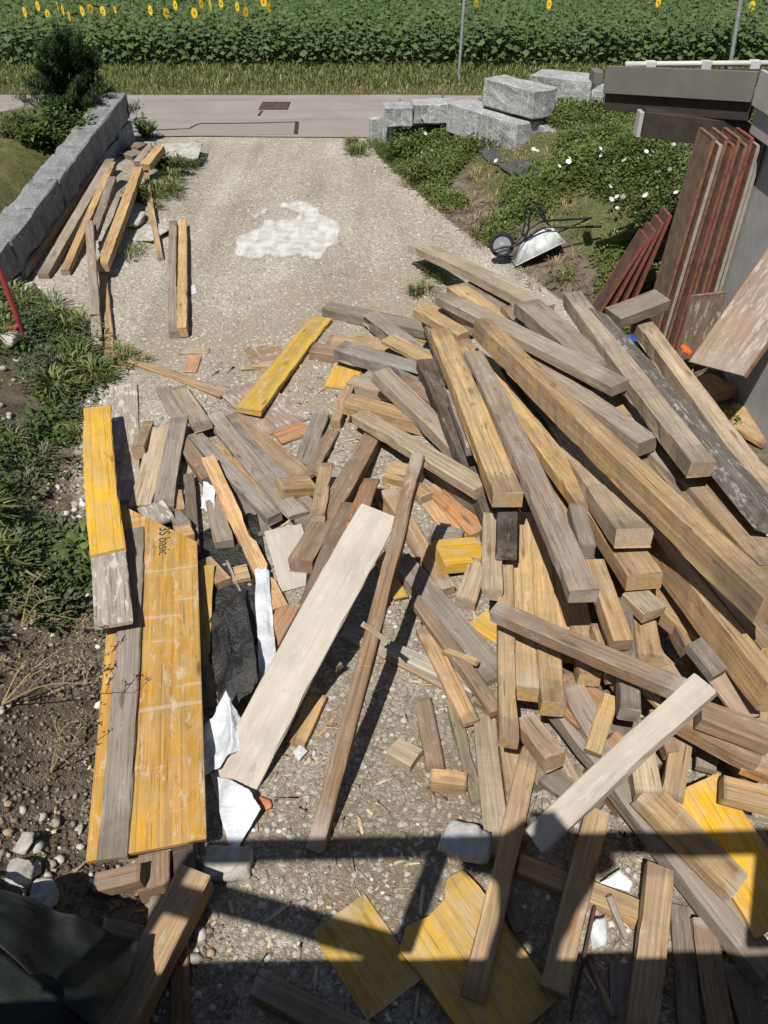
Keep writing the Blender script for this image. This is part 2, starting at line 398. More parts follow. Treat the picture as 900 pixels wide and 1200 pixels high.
def T(name, A, B, w, h, col, label, mat=None, roll=0., wane=0, outline=None, **kw):
    _seed[0] += 1
    key = kw.pop('key', None)
    rollr = math.radians(roll)
    tm = max(abs(t) for s, t in outline) if outline else 1
    PA, PB, a, lat, L, wm = lay(A, B, w, h, roll=rollr, tmax=tm, **kw)
    if outline: me = poly_mesh(name, L, wm, h, outline, _seed[0])
    else: me = timber_mesh(name, L, wm, h, _seed[0], wob=(1.0 if h > .05 else 1.3), wane=wane)
    mat = mat or ('grey_wood' if col in ('grey', 'dgrey', 'blue') else 'wood')
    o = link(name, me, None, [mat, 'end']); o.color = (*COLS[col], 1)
    frame_obj(o, PA, PB, a, lat, rollr, h)
    cat, grp = GROUPS[name]; tag(o, label, cat, grp, 'thing')
    if key: TIMBERS[key] = (o, L, wm)
    return o
SQ, PL, OB, FP, BT = 'squared_timber', 'plank', 'offcut_block', 'formwork_panel', 'batten'
# ---- by the granite wall and along the drive
T(SQ, (117,185), (22,317), 10, .10, 'tan', 'long pale tan timber nearest the foot of the granite wall')
T(SQ, (129,185), (50,320), 10, .10, 'grey', 'long grey timber, second out from the granite wall')
T(SQ, (131,190), (75,317), 8, .09, 'straw', 'straw timber half hidden, third out from the granite wall')
T(SQ, (131,207), (108,275), 9, .10, 'dgrey', 'short dark grey timber, fourth out from the granite wall')
T(OB, (147,181), (164,177), 7, .09, 'dgrey', 'dark grey block at the far end of the granite wall')
T(OB, (154,172), (166,167), 7, .12, 'brown', 'brown block against the end of the granite wall, stacked highest')
T(SQ, (178,169), (161,188), 8, .12, 'grey', 'short grey timber beside a straw one near the wall end')
T(SQ, (187,171), (169,192), 9, .12, 'straw', 'short straw timber nearest the road beyond the wall end')
T(SQ, (120,317), (129,412), 10, .08, 'tan', 'tan timber flat on the weeds edge beneath a grey one')
T(SQ, (104,258), (114,405), 11, .10, 'grey', 'grey timber leaning over a tan one at the weeds edge')
T(OB, (142,411), (112,428), 9, .07, 'brown', 'brown offcut at the foot of the paired timbers by the weeds')
T(SQ, (162,195), (120,308), 11, .12, 'straw', 'long straw timber crossing toward the weeds between wall and drive')
T(SQ, (170,200), (187,302), 7, .06, 'tan', 'slender tan timber resting on the stone slab')
T(SQ, (202,258), (202,388), 10, .11, 'grey', 'grey timber of the side by side pair on the drive')
T(SQ, (214,258), (213,384), 11, .12, 'straw', 'straw timber of the side by side pair on the drive')
T(BT, (210,411), (245,410), 6, .03, 'palew', 'small pale batten lying across the drive below the pair')
T(PL, (229,417), (222,436), 15, .03, 'orange', 'small orange brown board just below the pale batten')
T(PL, (155,420), (263,461), 9, .04, 'tan', 'long thin tan plank slanting across the gravel alone')
# ---- middle: loose boards on the gravel
T(FP, (290,420), (332,408), 28, .018, 'brown', 'thin square of brown plywood on gravel beside the yellow board', mat='plyface', outline=[(0,-.3),(.2,-1),(1,-.7),(.9,.9),(.15,1)])
T(BT, (282,430), (333,427), 5, .025, 'straw', 'short pale splinter lying over the brown plywood square')
T(FP, (283,452), (338,500), 48, .027, 'pink', 'dull brown grooved panel lying under the yellow board', mat='plyface')
T(PL, (324,512), (360,500), 17, .027, 'orange', 'small orange plywood offcut beside the grooved brown panel')
T(FP, (376,372), (290,480), 23, .06, 'yellow', 'bright yellow board standing free on the gravel near the heap', mat='yellow')
T(PL, (384,397), (470,404), 14, .03, 'tan', 'tan plank flat under the far tip of the heap')
T(FP, (412,418), (398,455), 34, .027, 'yellow', 'yellow panel lying flat under the far tip of the heap', mat='yellow')
T(PL, (463,383), (512,398), 13, .04, 'straw', 'straw plank glimpsed under the far tip of the heap')
T(SQ, (365,407), (440,416), 12, .10, 'brown', 'brown timber poking out furthest toward the yellow board')
T(SQ, (382,357), (510,384), 11, .12, 'dgrey', 'dark grey timber lying furthest up the drive in the heap')
T(SQ, (427,437), (470,446), 13, .12, 'grey', 'grey timber stub ending above the yellow panel')
T(SQ, (410,444), (490,462), 13, .11, 'palew', 'pale tipped timber ending above the short tan block')
T(SQ, (413,481), (460,490), 12, .10, 'tan', 'tan timber end low under the heap beside the short block')
T(SQ, (408,466), (520,498), 14, .13, 'tan', 'tan timber low in the heap just above the short block')
T(OB, (409,452), (393,492), 11, .12, 'tan', 'short tan block standing alone on gravel by the heap', roll=0)
T(PL, (376,484), (354,543), 20, .05, 'dgrey', 'short dark grey plank of the pair beside the grooved panel')
T(PL, (390,503), (364,552), 15, .05, 'brown', 'short brown plank of the pair beside the grooved panel')
T(SQ, (432,367), (508,420), 15, .13, 'dgrey', 'weathered grey brown timber slanting down from the far tip', wane=1)
T(SQ, (398,404), (535,444), 15, .14, 'blue', 'bluish grey round edged timber reaching out toward the yellow board', wane=1)
T(SQ, (447,433), (556,540), 19, .13, 'grey', 'grey timber slanting steeply between the bluish and pale timbers')
# ---- cluster of planks beside the yellow long panel
T(FP, (147,452), (146,588), 32, .03, 'chalk', 'whitewashed wide board upright of the plank cluster by the weeds', mat='smeared')
T(PL, (190,453), (212,492), 18, .04, 'grey', 'short grey plank under the far corner of the plank cluster')
T(PL, (270,486), (356,560), 24, .04, 'tan', 'tan grey plank running beside the grooved panel')
T(PL, (262,498), (370,612), 30, .04, 'grey', 'broad grey plank beneath the other planks of the cluster')
T(PL, (230,510), (305,628), 26, .03, 'dgrey', 'dull grey plank lying lowest beneath the raw log slab')
T(PL, (249,485), (348,603), 20, .045, 'grey', 'long grey plank with straight edges crossing the cluster middle')
T(OB, (173,493), (161,524), 13, .12, 'tan', 'tan block wedged between the whitewashed board and planks')
T(SQ, (221,555), (228,648), 14, .10, 'dark', 'dark brown timber standing in the gap of black sheeting')
T(SQ, (212,513), (245,558), 17, .10, 'brown', 'brown timber slanting under the raw log slab')
T(SQ, (248,570), (262,634), 23, .11, 'grey', 'grey timber with a sawn pale end over the black sheeting')
T(OB, (204,575), (208,596), 18, .10, 'tan', 'tan block between plank and dark timber, uppermost of three')
T(OB, (202,600), (214,612), 16, .08, 'grey', 'greyish block between plank and dark timber, middle of three')
T(OB, (205,622), (224,618), 14, .08, 'tan', 'tan block above the cut corner of the stamped panel')
T(BT, (255,520), (318,590), 9, .05, 'tan', 'thin tan batten on top of the broad grey plank')
T(SQ, (228,508), (322,604), 17, .09, 'blue', 'silvery timber with dark sawn end in the plank cluster')
T(PL, (208,453), (238,498), 20, .07, 'palew', 'short pale brown timber with sawn end at cluster top')
T(PL, (189,500), (164,592), 25, .05, 'palew', 'pale grey plank propped beside the whitewashed board')
T(PL, (209,490), (190,594), 22, .05, 'grey', 'dark edged grey plank propped beside the pale plank')
T(FP, (176,590), (190,612), 32, .03, 'white', 'small pinkish white board behind the stamped panel', mat='smeared')
T(FP, (332,618), (352,688), 46, .027, 'chalk', 'square pale pink board lying behind the raw log slab', mat='pale')
T(OB, (238,655), (262,680), 19, .10, 'tan', 'tan block slanting on black sheeting beside narrow yellow strip')
T(OB, (271,672), (291,668), 16, .07, 'straw', 'pale wedge of wood on black sheeting by the white stick')
T(BT, (266,657), (285,700), 3, .015, 'chalk', 'thin white stick standing on the black sheeting')
T(FP, (242,662), (236,790), 18, .03, 'ochre', 'narrow ochre strip beside the stamped panel', mat='yellow')
T(OB, (240,780), (243,830), 17, .04, 'brown', 'brown board upright in the shade beside the stamped panel')
T(SQ, (243,535), (328,712), 17, .06, 'fresh', 'raw log slab with bark edge and fresh orange face', wane=1.0)
# ---- panels on the near left
T(SQ, (180,1000), (180,1040), 38, .14, 'brown', 'brown block under the near end of the stamped panel')
T(PL, (110,1033), (165,1020), 22, .10, 'brown', 'brown timber in shade crossing under the stamped panel')
T(SQ, (214,985), (218,1045), 26, .14, 'dark', 'dark brown timber in shade beside the block under the panel')
T(PL, (120,1083), (170,1095), 20, .06, 'brown', 'brown plank end beside the dark green tarp')
T(PL, (186,1050), (178,1120), 20, .04, 'dgrey', 'grey plank standing in shade below the brown block')
T(PL, (210,1100), (210,1215), 22, .04, 'brown', 'brown plank in shade beside the big crossing timber')
T(PL, (140,1003), (201,993), 10, .04, 'palew', 'thin pale pinkish board end under the stamped panel')
T(OB, (160,640), (150,690), 60, .10, 'grey', 'grey packing timber under the far end of the stamped panel')
T(FP, (184,584), (172,996), 110, .03, 'amber', 'large amber panel with a cut corner and black stamped writing', mat='amber', outline=[(0,-1),(.2,1),(1,1),(1,-1)], key='stamped', maxslope=.35, zmin=(.22,.2))
T(PL, (158,617), (133,1004), 30, .035, 'dgrey', 'long dark grey plank lying on top of the stamped panel', zmin=(.0,.0))
T(FP, (127,650), (133,732), 44, .03, 'chalk', 'whitewashed board with splashed face below the long yellow board', mat='smeared', zmin=(.36,.36))
T(FP, (112,475), (124,645), 37, .045, 'yellow', 'long bright yellow board lying along the weeds', mat='yellow', zmin=(.25,.40))
T(SQ, (228,1020), (128,1212), 42, .14, 'tan', 'big tan timber rising across the near corner by the tarp', maxslope=.45)
T(SQ, (298,1150), (425,1215), 36, .12, 'brown', 'brown timber in shade at the near edge of the gravel')
# ---- middle pieces
T(SQ, (405,735), (558,803), 16, .09, 'chalk', 'whitish concrete stained timber lying flat under the long pole')
T(BT, (450,767), (582,838), 5, .03, 'tan', 'thin tan batten beside the whitish timber')
T(PL, (373,813), (347,870), 22, .06, 'tan', 'short tan board on gravel beside the long white panel')
T(SQ, (460,872), (488,888), 24, .09, 'palew', 'stubby weathered block on gravel beside the short brown plank')
T(PL, (495,817), (511,900), 21, .06, 'brown', 'short dark brown plank upright on the gravel')
T(OB, (504,908), (547,912), 17, .12, 'tan', 'stout tan block at the foot of the short brown plank')
T(PL, (530,823), (560,938), 15, .06, 'green', 'greenish grey plank beside the short brown one')
T(PL, (497,735), (552,845), 20, .05, 'fresh', 'fresh orange tan plank leaning beside the thin batten')
T(PL, (447,573), (460,600), 25, .04, 'tan', 'short tan plank end behind the white panel top')
T(OB, (620,890), (640,915), 22, .10, 'green', 'pale greenish block beside the fresh tan plank')
T(PL, (595,855), (606,930), 24, .05, 'tan', 'tan plank half hidden behind the fresh tan plank on the broken panel')
T(PL, (567,838), (585,1000), 28, .05, 'palew', 'pale worn plank beside the concrete chunk')
T(PL, (487,700), (583,832), 15, .07, 'brown', 'narrow brown plank along the near side of the broad grey plank')
T(SQ, (455,573), (524,690), 19, .09, 'tan', 'tan timber running from the pole top down to the yellow offcut')
T(FP, (505,568), (552,625), 46, .03, 'fresh', 'light tan plywood sheet half shaded behind the yellow offcut', mat='wood')
T(OB, (455,548), (492,558), 22, .10, 'tan', 'tan block in shade behind the long pole', fixz=(.11, .11))
T(OB, (505,622), (542,628), 17, .09, 'grey', 'weathered grey stub just above the yellow offcut')
T(PL, (515,575), (562,622), 22, .05, 'orange', 'orange brown board with a shadow across its middle')
T(PL, (468,652), (585,792), 28, .09, 'grey', 'broad grey plank descending from the pole into the heap', mat='grey_wood')
T(FP, (563,720), (596,742), 34, .04, 'yellow', 'yellow panel corner half shaded behind the vertical planks', mat='yellow')
T(FP, (514,647), (566,643), 32, .10, 'yellow', 'yellow chunky offcut in the middle of the heap', mat='yellow')
T(SQ, (562,655), (545,705), 24, .11, 'palew', 'pale short timber slanting out below the yellow offcut')
T(SQ, (438,505), (352,655), 23, .12, 'brown', 'dark brown timber leaning over the short boards by the heap')
T(PL, (410,588), (362,708), 22, .06, 'brown', 'brown plank under the white panel edge')
T(PL, (382,543), (372,606), 17, .05, 'tan', 'light tan board beside the dark brown leaning timber')
T(OB, (327,566), (367,564), 14, .10, 'tan', 'small tan block on the ends of the grey planks')
T(PL, (435,560), (416,612), 20, .04, 'orange', 'orange board tucked under the top of the white panel')
T(FP, (444,597), (269,921), 52, .03, 'white', 'long wide white panel with dusty face', mat='pale')
T(PL, (340,708), (307,766), 23, .04, 'orange', 'small orange brown board lying over the white panel edge')
T(SQ, (490,531), (369,996), 16, .10, 'brown', 'long slim brown timber running down to the bare gravel')
# ---- near right, on the ground
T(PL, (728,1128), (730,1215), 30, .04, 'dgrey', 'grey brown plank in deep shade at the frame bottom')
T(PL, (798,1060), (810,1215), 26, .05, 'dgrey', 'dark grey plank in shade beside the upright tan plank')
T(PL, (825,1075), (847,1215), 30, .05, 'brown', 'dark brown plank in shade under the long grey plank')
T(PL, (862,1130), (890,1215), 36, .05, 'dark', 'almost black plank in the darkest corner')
T(SQ, (608,1010), (758,1070), 24, .09, 'tan', 'tan timber lying across beneath the two upright planks')
T(FP, (397,1070), (464,1171), 80, .03, 'yel2', 'square yellow panel lying in dappled shade', mat='yellow')
T(FP, (520,1061), (620,1212), 102, .05, 'yel2', 'broken edged yellow panel lying under the fresh tan plank', mat='yellow', outline=[(-.14,.9),(.03,1),(.95,1),(.96,.2),(.8,-1.2),(.29,-1.32),(.075,-1.44),(-.03,-1),(.0,-.45),(-.035,.1),(-.10,.25),(-.155,.48)])
T(OB, (700,890), (740,940), 30, .12, 'brown', 'brown block in shade under the pale grey crossing timber')
T(SQ, (700,815), (720,900), 30, .12, 'brown', 'brown timber low in the heap by the orange timber')
T(PL, (622,877), (554,1170), 27, .05, 'fresh', 'fresh tan plank lying across the broken yellow panel')
T(OB, (668,905), (690,935), 18, .08, 'tan', 'tan offcut just behind the top of the standing tan plank')
T(PL, (655,880), (680,925), 14, .04, 'palew', 'pale thin plank under the long silver plank middle')
T(SQ, (735,905), (775,985), 15, .08, 'dgrey', 'dark slim timber beneath the broad tan one on the panel')
T(PL, (870,985), (905,1060), 18, .04, 'palew', 'pale board beneath the thick yellow panel edge')
T(OB, (765,985), (790,1010), 16, .06, 'brown', 'brown offcut at the top of the upright tan plank')
T(BT, (660,960), (690,1010), 7, .03, 'straw', 'straw batten on the ground by the standing tan plank')
T(BT, (715,1050), (735,1100), 7, .03, 'grey', 'grey batten in the gravel beside the rusty rod')
T(OB, (596,950), (612,985), 16, .06, 'tan', 'tan offcut in the corner by the concrete chunk and pale plank', fixz=(.06, .06))
T(PL, (590,1040), (612,1090), 20, .03, 'dgrey', 'dark board splinter beside the broken panel in shade', fixz=(.03, .03))
T(BT, (690,1120), (720,1190), 8, .03, 'brown', 'brown batten in deep shade beside the grey brown plank')
T(OB, (560,815), (590,835), 15, .06, 'brown', 'brown offcut where the batten meets the vertical planks', fixz=(.10, .08))
T(BT, (520,760), (560,775), 6, .03, 'straw', 'straw splinter between whitish timber and fresh plank')
T(BT, (425,730), (455,752), 6, .02, 'palew', 'pale splinter on gravel between white panel and long pole')
T(OB, (384,768), (398,780), 11, .05, 'dgrey', 'dark knot of wood in the shade of the white panel')
T(BT, (390,842), (372,862), 5, .02, 'straw', 'straw chip on gravel beside the short tan board')
T(PL, (440,640), (470,700), 16, .03, 'ochre', 'ochre panel strip on the ground behind the long pole', mat='yellow', fixz=(.05, .05))
T(OB, (478,560), (500,580), 14, .08, 'tan', 'small tan offcut in shade under the brightest timber', fixz=(.09, .09))
# ---- bottom layer of the big heap
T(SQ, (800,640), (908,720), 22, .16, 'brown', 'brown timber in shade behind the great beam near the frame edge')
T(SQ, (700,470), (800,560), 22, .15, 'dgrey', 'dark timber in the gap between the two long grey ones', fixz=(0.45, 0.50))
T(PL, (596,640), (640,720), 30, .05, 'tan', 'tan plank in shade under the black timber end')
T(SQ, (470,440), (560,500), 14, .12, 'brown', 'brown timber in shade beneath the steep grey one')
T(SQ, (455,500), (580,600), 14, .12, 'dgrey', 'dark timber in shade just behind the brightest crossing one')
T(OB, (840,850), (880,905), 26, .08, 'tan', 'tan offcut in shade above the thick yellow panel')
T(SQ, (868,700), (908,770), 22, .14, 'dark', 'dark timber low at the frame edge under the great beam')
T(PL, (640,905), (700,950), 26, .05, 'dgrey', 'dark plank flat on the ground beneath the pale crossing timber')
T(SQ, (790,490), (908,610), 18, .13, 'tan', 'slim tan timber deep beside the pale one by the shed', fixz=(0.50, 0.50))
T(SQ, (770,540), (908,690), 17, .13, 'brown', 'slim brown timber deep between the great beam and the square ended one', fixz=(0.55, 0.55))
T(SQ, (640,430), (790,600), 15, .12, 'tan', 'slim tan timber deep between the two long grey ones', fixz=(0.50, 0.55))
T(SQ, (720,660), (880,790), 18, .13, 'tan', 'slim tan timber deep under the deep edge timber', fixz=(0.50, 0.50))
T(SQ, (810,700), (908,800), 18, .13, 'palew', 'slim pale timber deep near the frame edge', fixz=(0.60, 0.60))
T(SQ, (620,380), (700,460), 15, .12, 'palew', 'slim pale timber under the broad chipped grey one')
T(SQ, (580,360), (640,430), 13, .12, 'straw', 'slim straw timber peeping between the far crossing ones')
T(PL, (455,395), (520,430), 14, .05, 'straw', 'straw plank in the gap beside the bluish timber')
T(PL, (540,470), (570,560), 16, .06, 'brown', 'brown plank in the gap beside the straw beam')
T(SQ, (760,760), (860,850), 18, .10, 'tan', 'slim tan timber under the shaded brown crossing one')
T(PL, (700,850), (760,900), 22, .05, 'orange', 'orange tan board under the pale crossing timber')
T(PL, (850,960), (905,1000), 24, .04, 'brown', 'brown board in shade behind the thick yellow panel')
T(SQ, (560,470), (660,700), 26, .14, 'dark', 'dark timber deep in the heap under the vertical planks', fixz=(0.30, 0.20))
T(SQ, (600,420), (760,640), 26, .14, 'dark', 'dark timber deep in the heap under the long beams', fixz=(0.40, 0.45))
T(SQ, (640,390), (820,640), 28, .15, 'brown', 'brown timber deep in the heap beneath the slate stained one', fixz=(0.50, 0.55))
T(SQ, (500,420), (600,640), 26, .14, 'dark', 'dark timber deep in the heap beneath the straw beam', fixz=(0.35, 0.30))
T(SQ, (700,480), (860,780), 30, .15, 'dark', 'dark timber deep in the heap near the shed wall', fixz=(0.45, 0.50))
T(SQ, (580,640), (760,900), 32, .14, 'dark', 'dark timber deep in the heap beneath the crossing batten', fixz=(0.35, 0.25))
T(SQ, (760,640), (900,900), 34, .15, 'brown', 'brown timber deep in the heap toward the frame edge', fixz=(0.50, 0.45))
T(PL, (660,800), (700,838), 50, .03, 'orange', 'brown chipboard piece in shade beneath the vertical planks', fixz=(0.40, 0.40))
T(SQ, (640,800), (905,1137), 32, .11, 'grey', 'long silver grey plank running to the frame corner', mat='grey_wood', fixz=(0.38, 0.15))
T(PL, (668,800), (705,862), 28, .06, 'grey', 'grey plank stub beneath the dark sawn end', fixz=(0.45, 0.42))
T(PL, (870,893), (905,905), 18, .05, 'orange', 'reddish brown board above the yellow panel')
T(SQ, (848,920), (908,936), 24, .08, 'tan', 'tan timber end behind the yellow panel corner')
T(PL, (830,868), (828,900), 26, .05, 'grey', 'small grey board behind the yellow panel corner')
T(FP, (815,918), (918,1082), 64, .05, 'yellow', 'thick yellow panel slanting out at the frame edge', mat='yellow', fixz=(0.34, 0.20))
T(SQ, (803,848), (788,935), 28, .09, 'tan', 'tan timber stub above the yellow panel', fixz=(0.40, 0.36))
T(SQ, (752,872), (762,930), 32, .12, 'palew', 'weathered grey block leaning over the tan crossing timber', fixz=(0.45, 0.42))
T(SQ, (757,925), (868,1038), 33, .09, 'tan', 'broad tan timber lying over the yellow panel', fixz=(0.42, 0.30))
T(PL, (775,1015), (752,1215), 36, .07, 'tan', 'upright tan plank under the long silver plank', fixz=(0.22, 0.12))
T(SQ, (702,948), (649,1160), 33, .09, 'tan', 'tan plank standing over the crosswise tan timber', fixz=(0.24, 0.14))
T(SQ, (615,838), (652,885), 24, .12, 'tan', 'stout tan block with sawn end under the vertical planks', fixz=(0.42, 0.46))
T(SQ, (716,815), (695,880), 22, .10, 'straw', 'short orange straw timber slanting beside the dark sawn end', fixz=(0.50, 0.40))
# ---- vertical tan planks
T(SQ, (660,500), (744,620), 33, .14, 'palew', 'stout pale timber with square sawn end in mid heap', fixz=(0.60, 1.02))
T(SQ, (690,520), (908,800), 15, .22, 'tan', 'deep timber on edge below the great beam', roll=-5, fixz=(0.55, 1.00))
T(PL, (640,610), (668,768), 28, .08, 'straw', 'straw board in the vertical row, third from the knotty plank', fixz=(0.42, 0.50))
T(PL, (672,690), (693,788), 26, .12, 'straw', 'straw timber in the vertical row, nearest the dark sawn end', fixz=(0.48, 0.55))
T(SQ, (612,600), (621,806), 32, .13, 'straw', 'straw timber in the vertical row with a cut notch shadow', fixz=(0.50, 0.52))
T(SQ, (632,600), (648,822), 25, .13, 'straw', 'slim straw timber second in the vertical row', fixz=(0.50, 0.56))
T(SQ, (592,640), (596,864), 20, .10, 'tan', 'knotty tan plank first in the vertical row', fixz=(0.55, 0.60))
T(SQ, (640,560), (700,680), 18, .12, 'tan', 'tan timber in shade between the long grey plank and the round worn end', fixz=(.5, .6))
T(SQ, (700,600), (760,720), 16, .12, 'grey', 'grey timber in shade beside the stacked sawn ends', fixz=(.45, .55))
T(SQ, (770,600), (905,760), 16, .12, 'straw', 'slim straw timber in shade below the great beam', fixz=(.5, .7))
T(SQ, (780,700), (905,830), 18, .12, 'brown', 'slim dark brown timber low below the deep edge timber', fixz=(.45, .5))
T(SQ, (740,440), (905,560), 15, .12, 'tan', 'slim tan timber in the gap beside the slate stained one', fixz=(.55, .6))
T(SQ, (690,440), (800,560), 16, .12, 'grey', 'grey timber in the gap before the square ended one', fixz=(.6, .6))
T(SQ, (610,480), (680,560), 14, .11, 'brown', 'brown timber in the gap beside the yellowish straw one', fixz=(.5, .55))
T(PL, (780,780), (830,860), 20, .05, 'tan', 'tan plank low beneath the tip of the pale crossing timber', fixz=(.5, .45))
T(OB, (660,790), (690,825), 18, .09, 'tan', 'tan block end under the sawn ends of the vertical planks', fixz=(.34, .34))
T(SQ, (770,830), (790,880), 17, .10, 'brown', 'brown upright stub behind the pale crossing timber', fixz=(.42, .4))
T(SQ, (835,800), (905,845), 16, .10, 'tan', 'tan timber below the pinkish plank at the frame edge', fixz=(.5, .5))
T(OB, (712,770), (730,800), 16, .09, 'brown', 'brown block end just beside the dark sawn end', fixz=(.5, .5))
T(PL, (855,880), (905,905), 16, .04, 'palew', 'pale thin board behind the shaded brown crossing timber', fixz=(.42, .4))
T(BT, (750,800), (800,850), 8, .04, 'straw', 'straw batten under the slim brown crossing timber', fixz=(.55, .5))
T(SQ, (700,730), (720,790), 15, .10, 'tan', 'tan timber end beside the split faced one', fixz=(.6, .6))
T(SQ, (570,620), (590,690), 14, .10, 'brown', 'brown timber in shade between black end and pale short one', fixz=(.45, .45))
# ---- big beams
T(SQ, (676,590), (690,640), 18.6, 0.109, 'dgrey', 'dark grey timber end peeping beneath the long plank', fixz=(0.85, 0.85))
T(SQ, (755,725), (763,770), 27.9, 0.101, 'tan', 'tan timber end in shade beneath the stacked sawn ends', fixz=(0.55, 0.60))
T(SQ, (730,700), (740,830), 23.25, 0.109, 'dgrey', 'dark grey timber with a sawn end below the crossing batten', fixz=(0.62, 0.68))
T(SQ, (697,655), (731,750), 22.32, 0.110, 'tan', 'split faced timber half grey and half straw', fixz=(0.88, 0.80))
T(SQ, (815,750), (846,788), 18.6, 0.080, 'dgrey', 'small dark grey stub in the shade near the shed', fixz=(0.85, 0.80))
T(PL, (840,790), (880,842), 22.32, 0.040, 'pink', 'pinkish plank in shade near the shed', fixz=(0.72, 0.66))
T(SQ, (800,838), (893,888), 22.32, 0.100, 'brown', 'dark brown timber end jutting under the pinkish plank', fixz=(0.62, 0.55))
T(SQ, (823,830), (907,862), 24.18, 0.101, 'brown', 'shaded brown timber crossing at the frame edge by the pinkish plank', fixz=(0.74, 0.66))
T(SQ, (742,690), (768,714), 25.11, 0.090, 'palew', 'pale sawn end directly below the round worn end', fixz=(0.70, 0.70))
T(SQ, (577,600), (577,690), 23.25, 0.101, 'palew', 'pale short timber ending upright beside the black beam', fixz=(0.62, 0.64))
T(SQ, (594,560), (595,643), 24.18, 0.101, 'black', 'black tarred timber end beneath the straw beam', fixz=(0.74, 0.76))
T(SQ, (527,455), (553,524), 11, 0.090, 'dgrey', 'thin dark timber leaning beside the straw beam', fixz=(0.60, 0.60))
T(SQ, (497,362), (528,440), 12, 0.100, 'dgrey', 'thin dark brown timber rising beside the straw beam top', fixz=(0.50, 0.50))
T(SQ, (550,330), (592,360), 15, 0.101, 'dgrey', 'dark grey timber end near the long far reaching timber', fixz=(0.35, 0.40))
T(SQ, (534,333), (590,375), 16, 0.100, 'straw', 'splintered straw timber near the far end of the heap', fixz=(0.45, 0.50))
T(SQ, (598,358), (634,395), 18, 0.109, 'brown', 'brown timber stub behind the long crossing timbers', fixz=(0.55, 0.60))
T(SQ, (495,357), (549,388), 18.6, 0.109, 'tan', 'stout tan timber with sawn end over the straw beam top', fixz=(0.62, 0.62))
T(SQ, (420,482), (565,568), 17, 0.101, 'palew', 'pale tan timber, the brightest crossing toward the long pole')
T(SQ, (540,395), (697,592), 20.46, 0.109, 'straw', 'yellowish straw timber under the long grey plank', fixz=(0.55, 0.78))
T(SQ, (516,385), (597,578), 26.97, 0.126, 'straw', 'straw beam with bright top ending above the black timber', fixz=(0.62, 0.95))
T(SQ, (715,455), (733,486), 18, 0.109, 'tan', 'tan timber end in shade below the crossing beam end', fixz=(0.60, 0.62))
T(SQ, (655,530), (758,672), 31.62, 0.126, 'tan', 'stout brown timber with round worn end', fixz=(0.60, 0.85))
T(SQ, (529,352), (760,516), 17, 0.143, 'grey', 'long grey timber running parallel behind the great beam', fixz=(0.72, 0.76))
T(SQ, (488,283), (640,357), 13, 0.109, 'palew', 'long timber reaching furthest out toward the wheelbarrow', fixz=(0.35, 0.62))
T(SQ, (618,352), (706,428), 24.18, 0.143, 'grey', 'broad grey timber with chipped patch behind the crossing beam', fixz=(0.80, 0.82))
T(SQ, (850,478), (910,512), 27.9, 0.060, 'straw', 'straw plank beneath the leaning panel by the shed')
T(SQ, (818,440), (850,460), 22.32, 0.101, 'straw', 'straw timber end below the leaning panel')
T(SQ, (800,540), (908,660), 29.76, 0.126, 'tan', 'tan timber with slanting sawn end near the shed', fixz=(0.60, 0.65))
T(SQ, (520,344), (728,448), 15, 0.101, 'grey', 'crossing timber with a tan sawn end over the grey ones', fixz=(0.82, 0.93))
T(SQ, (564,374), (908,700), 19, 0.185, 'tan', 'great tan beam running the length of the heap', roll=-6, fixz=(0.95, 1.35))
T(PL, (556,410), (688,690), 25.11, 0.090, 'grey', 'long grey plank lying beside the straw beam', fixz=(0.78, 1.15))
T(SQ, (718,367), (776,345), 18.6, 0.118, 'dgrey', 'dark short timber jutting out toward the red edged panels', fixz=(0.85, 0.95))
T(SQ, (752,373), (912,585), 19.53, 0.143, 'palew', 'pale grey timber nearest the leaning panel', fixz=(0.72, 0.75))
T(SQ, (700,364), (912,606), 25.11, 0.160, 'slate', 'slate stained timber with white veined side', mat='slate', roll=-26, fixz=(0.90, 0.85))
T(SQ, (671,343), (824,542), 20.46, 0.151, 'palew', 'long pale brown timber ending square beside the slate stained one', fixz=(0.92, 0.92))
T(SQ, (580,710), (802,804), 18, 0.090, 'brown', 'slim brown timber crossing over the vertical planks', fixz=(0.82, 0.86))
T(SQ, (826,798), (624,985), 34.41, 0.080, 'chalk', 'pale grey white timber crossing over the long silver plank', mat='pale', fixz=(0.95, 0.32))
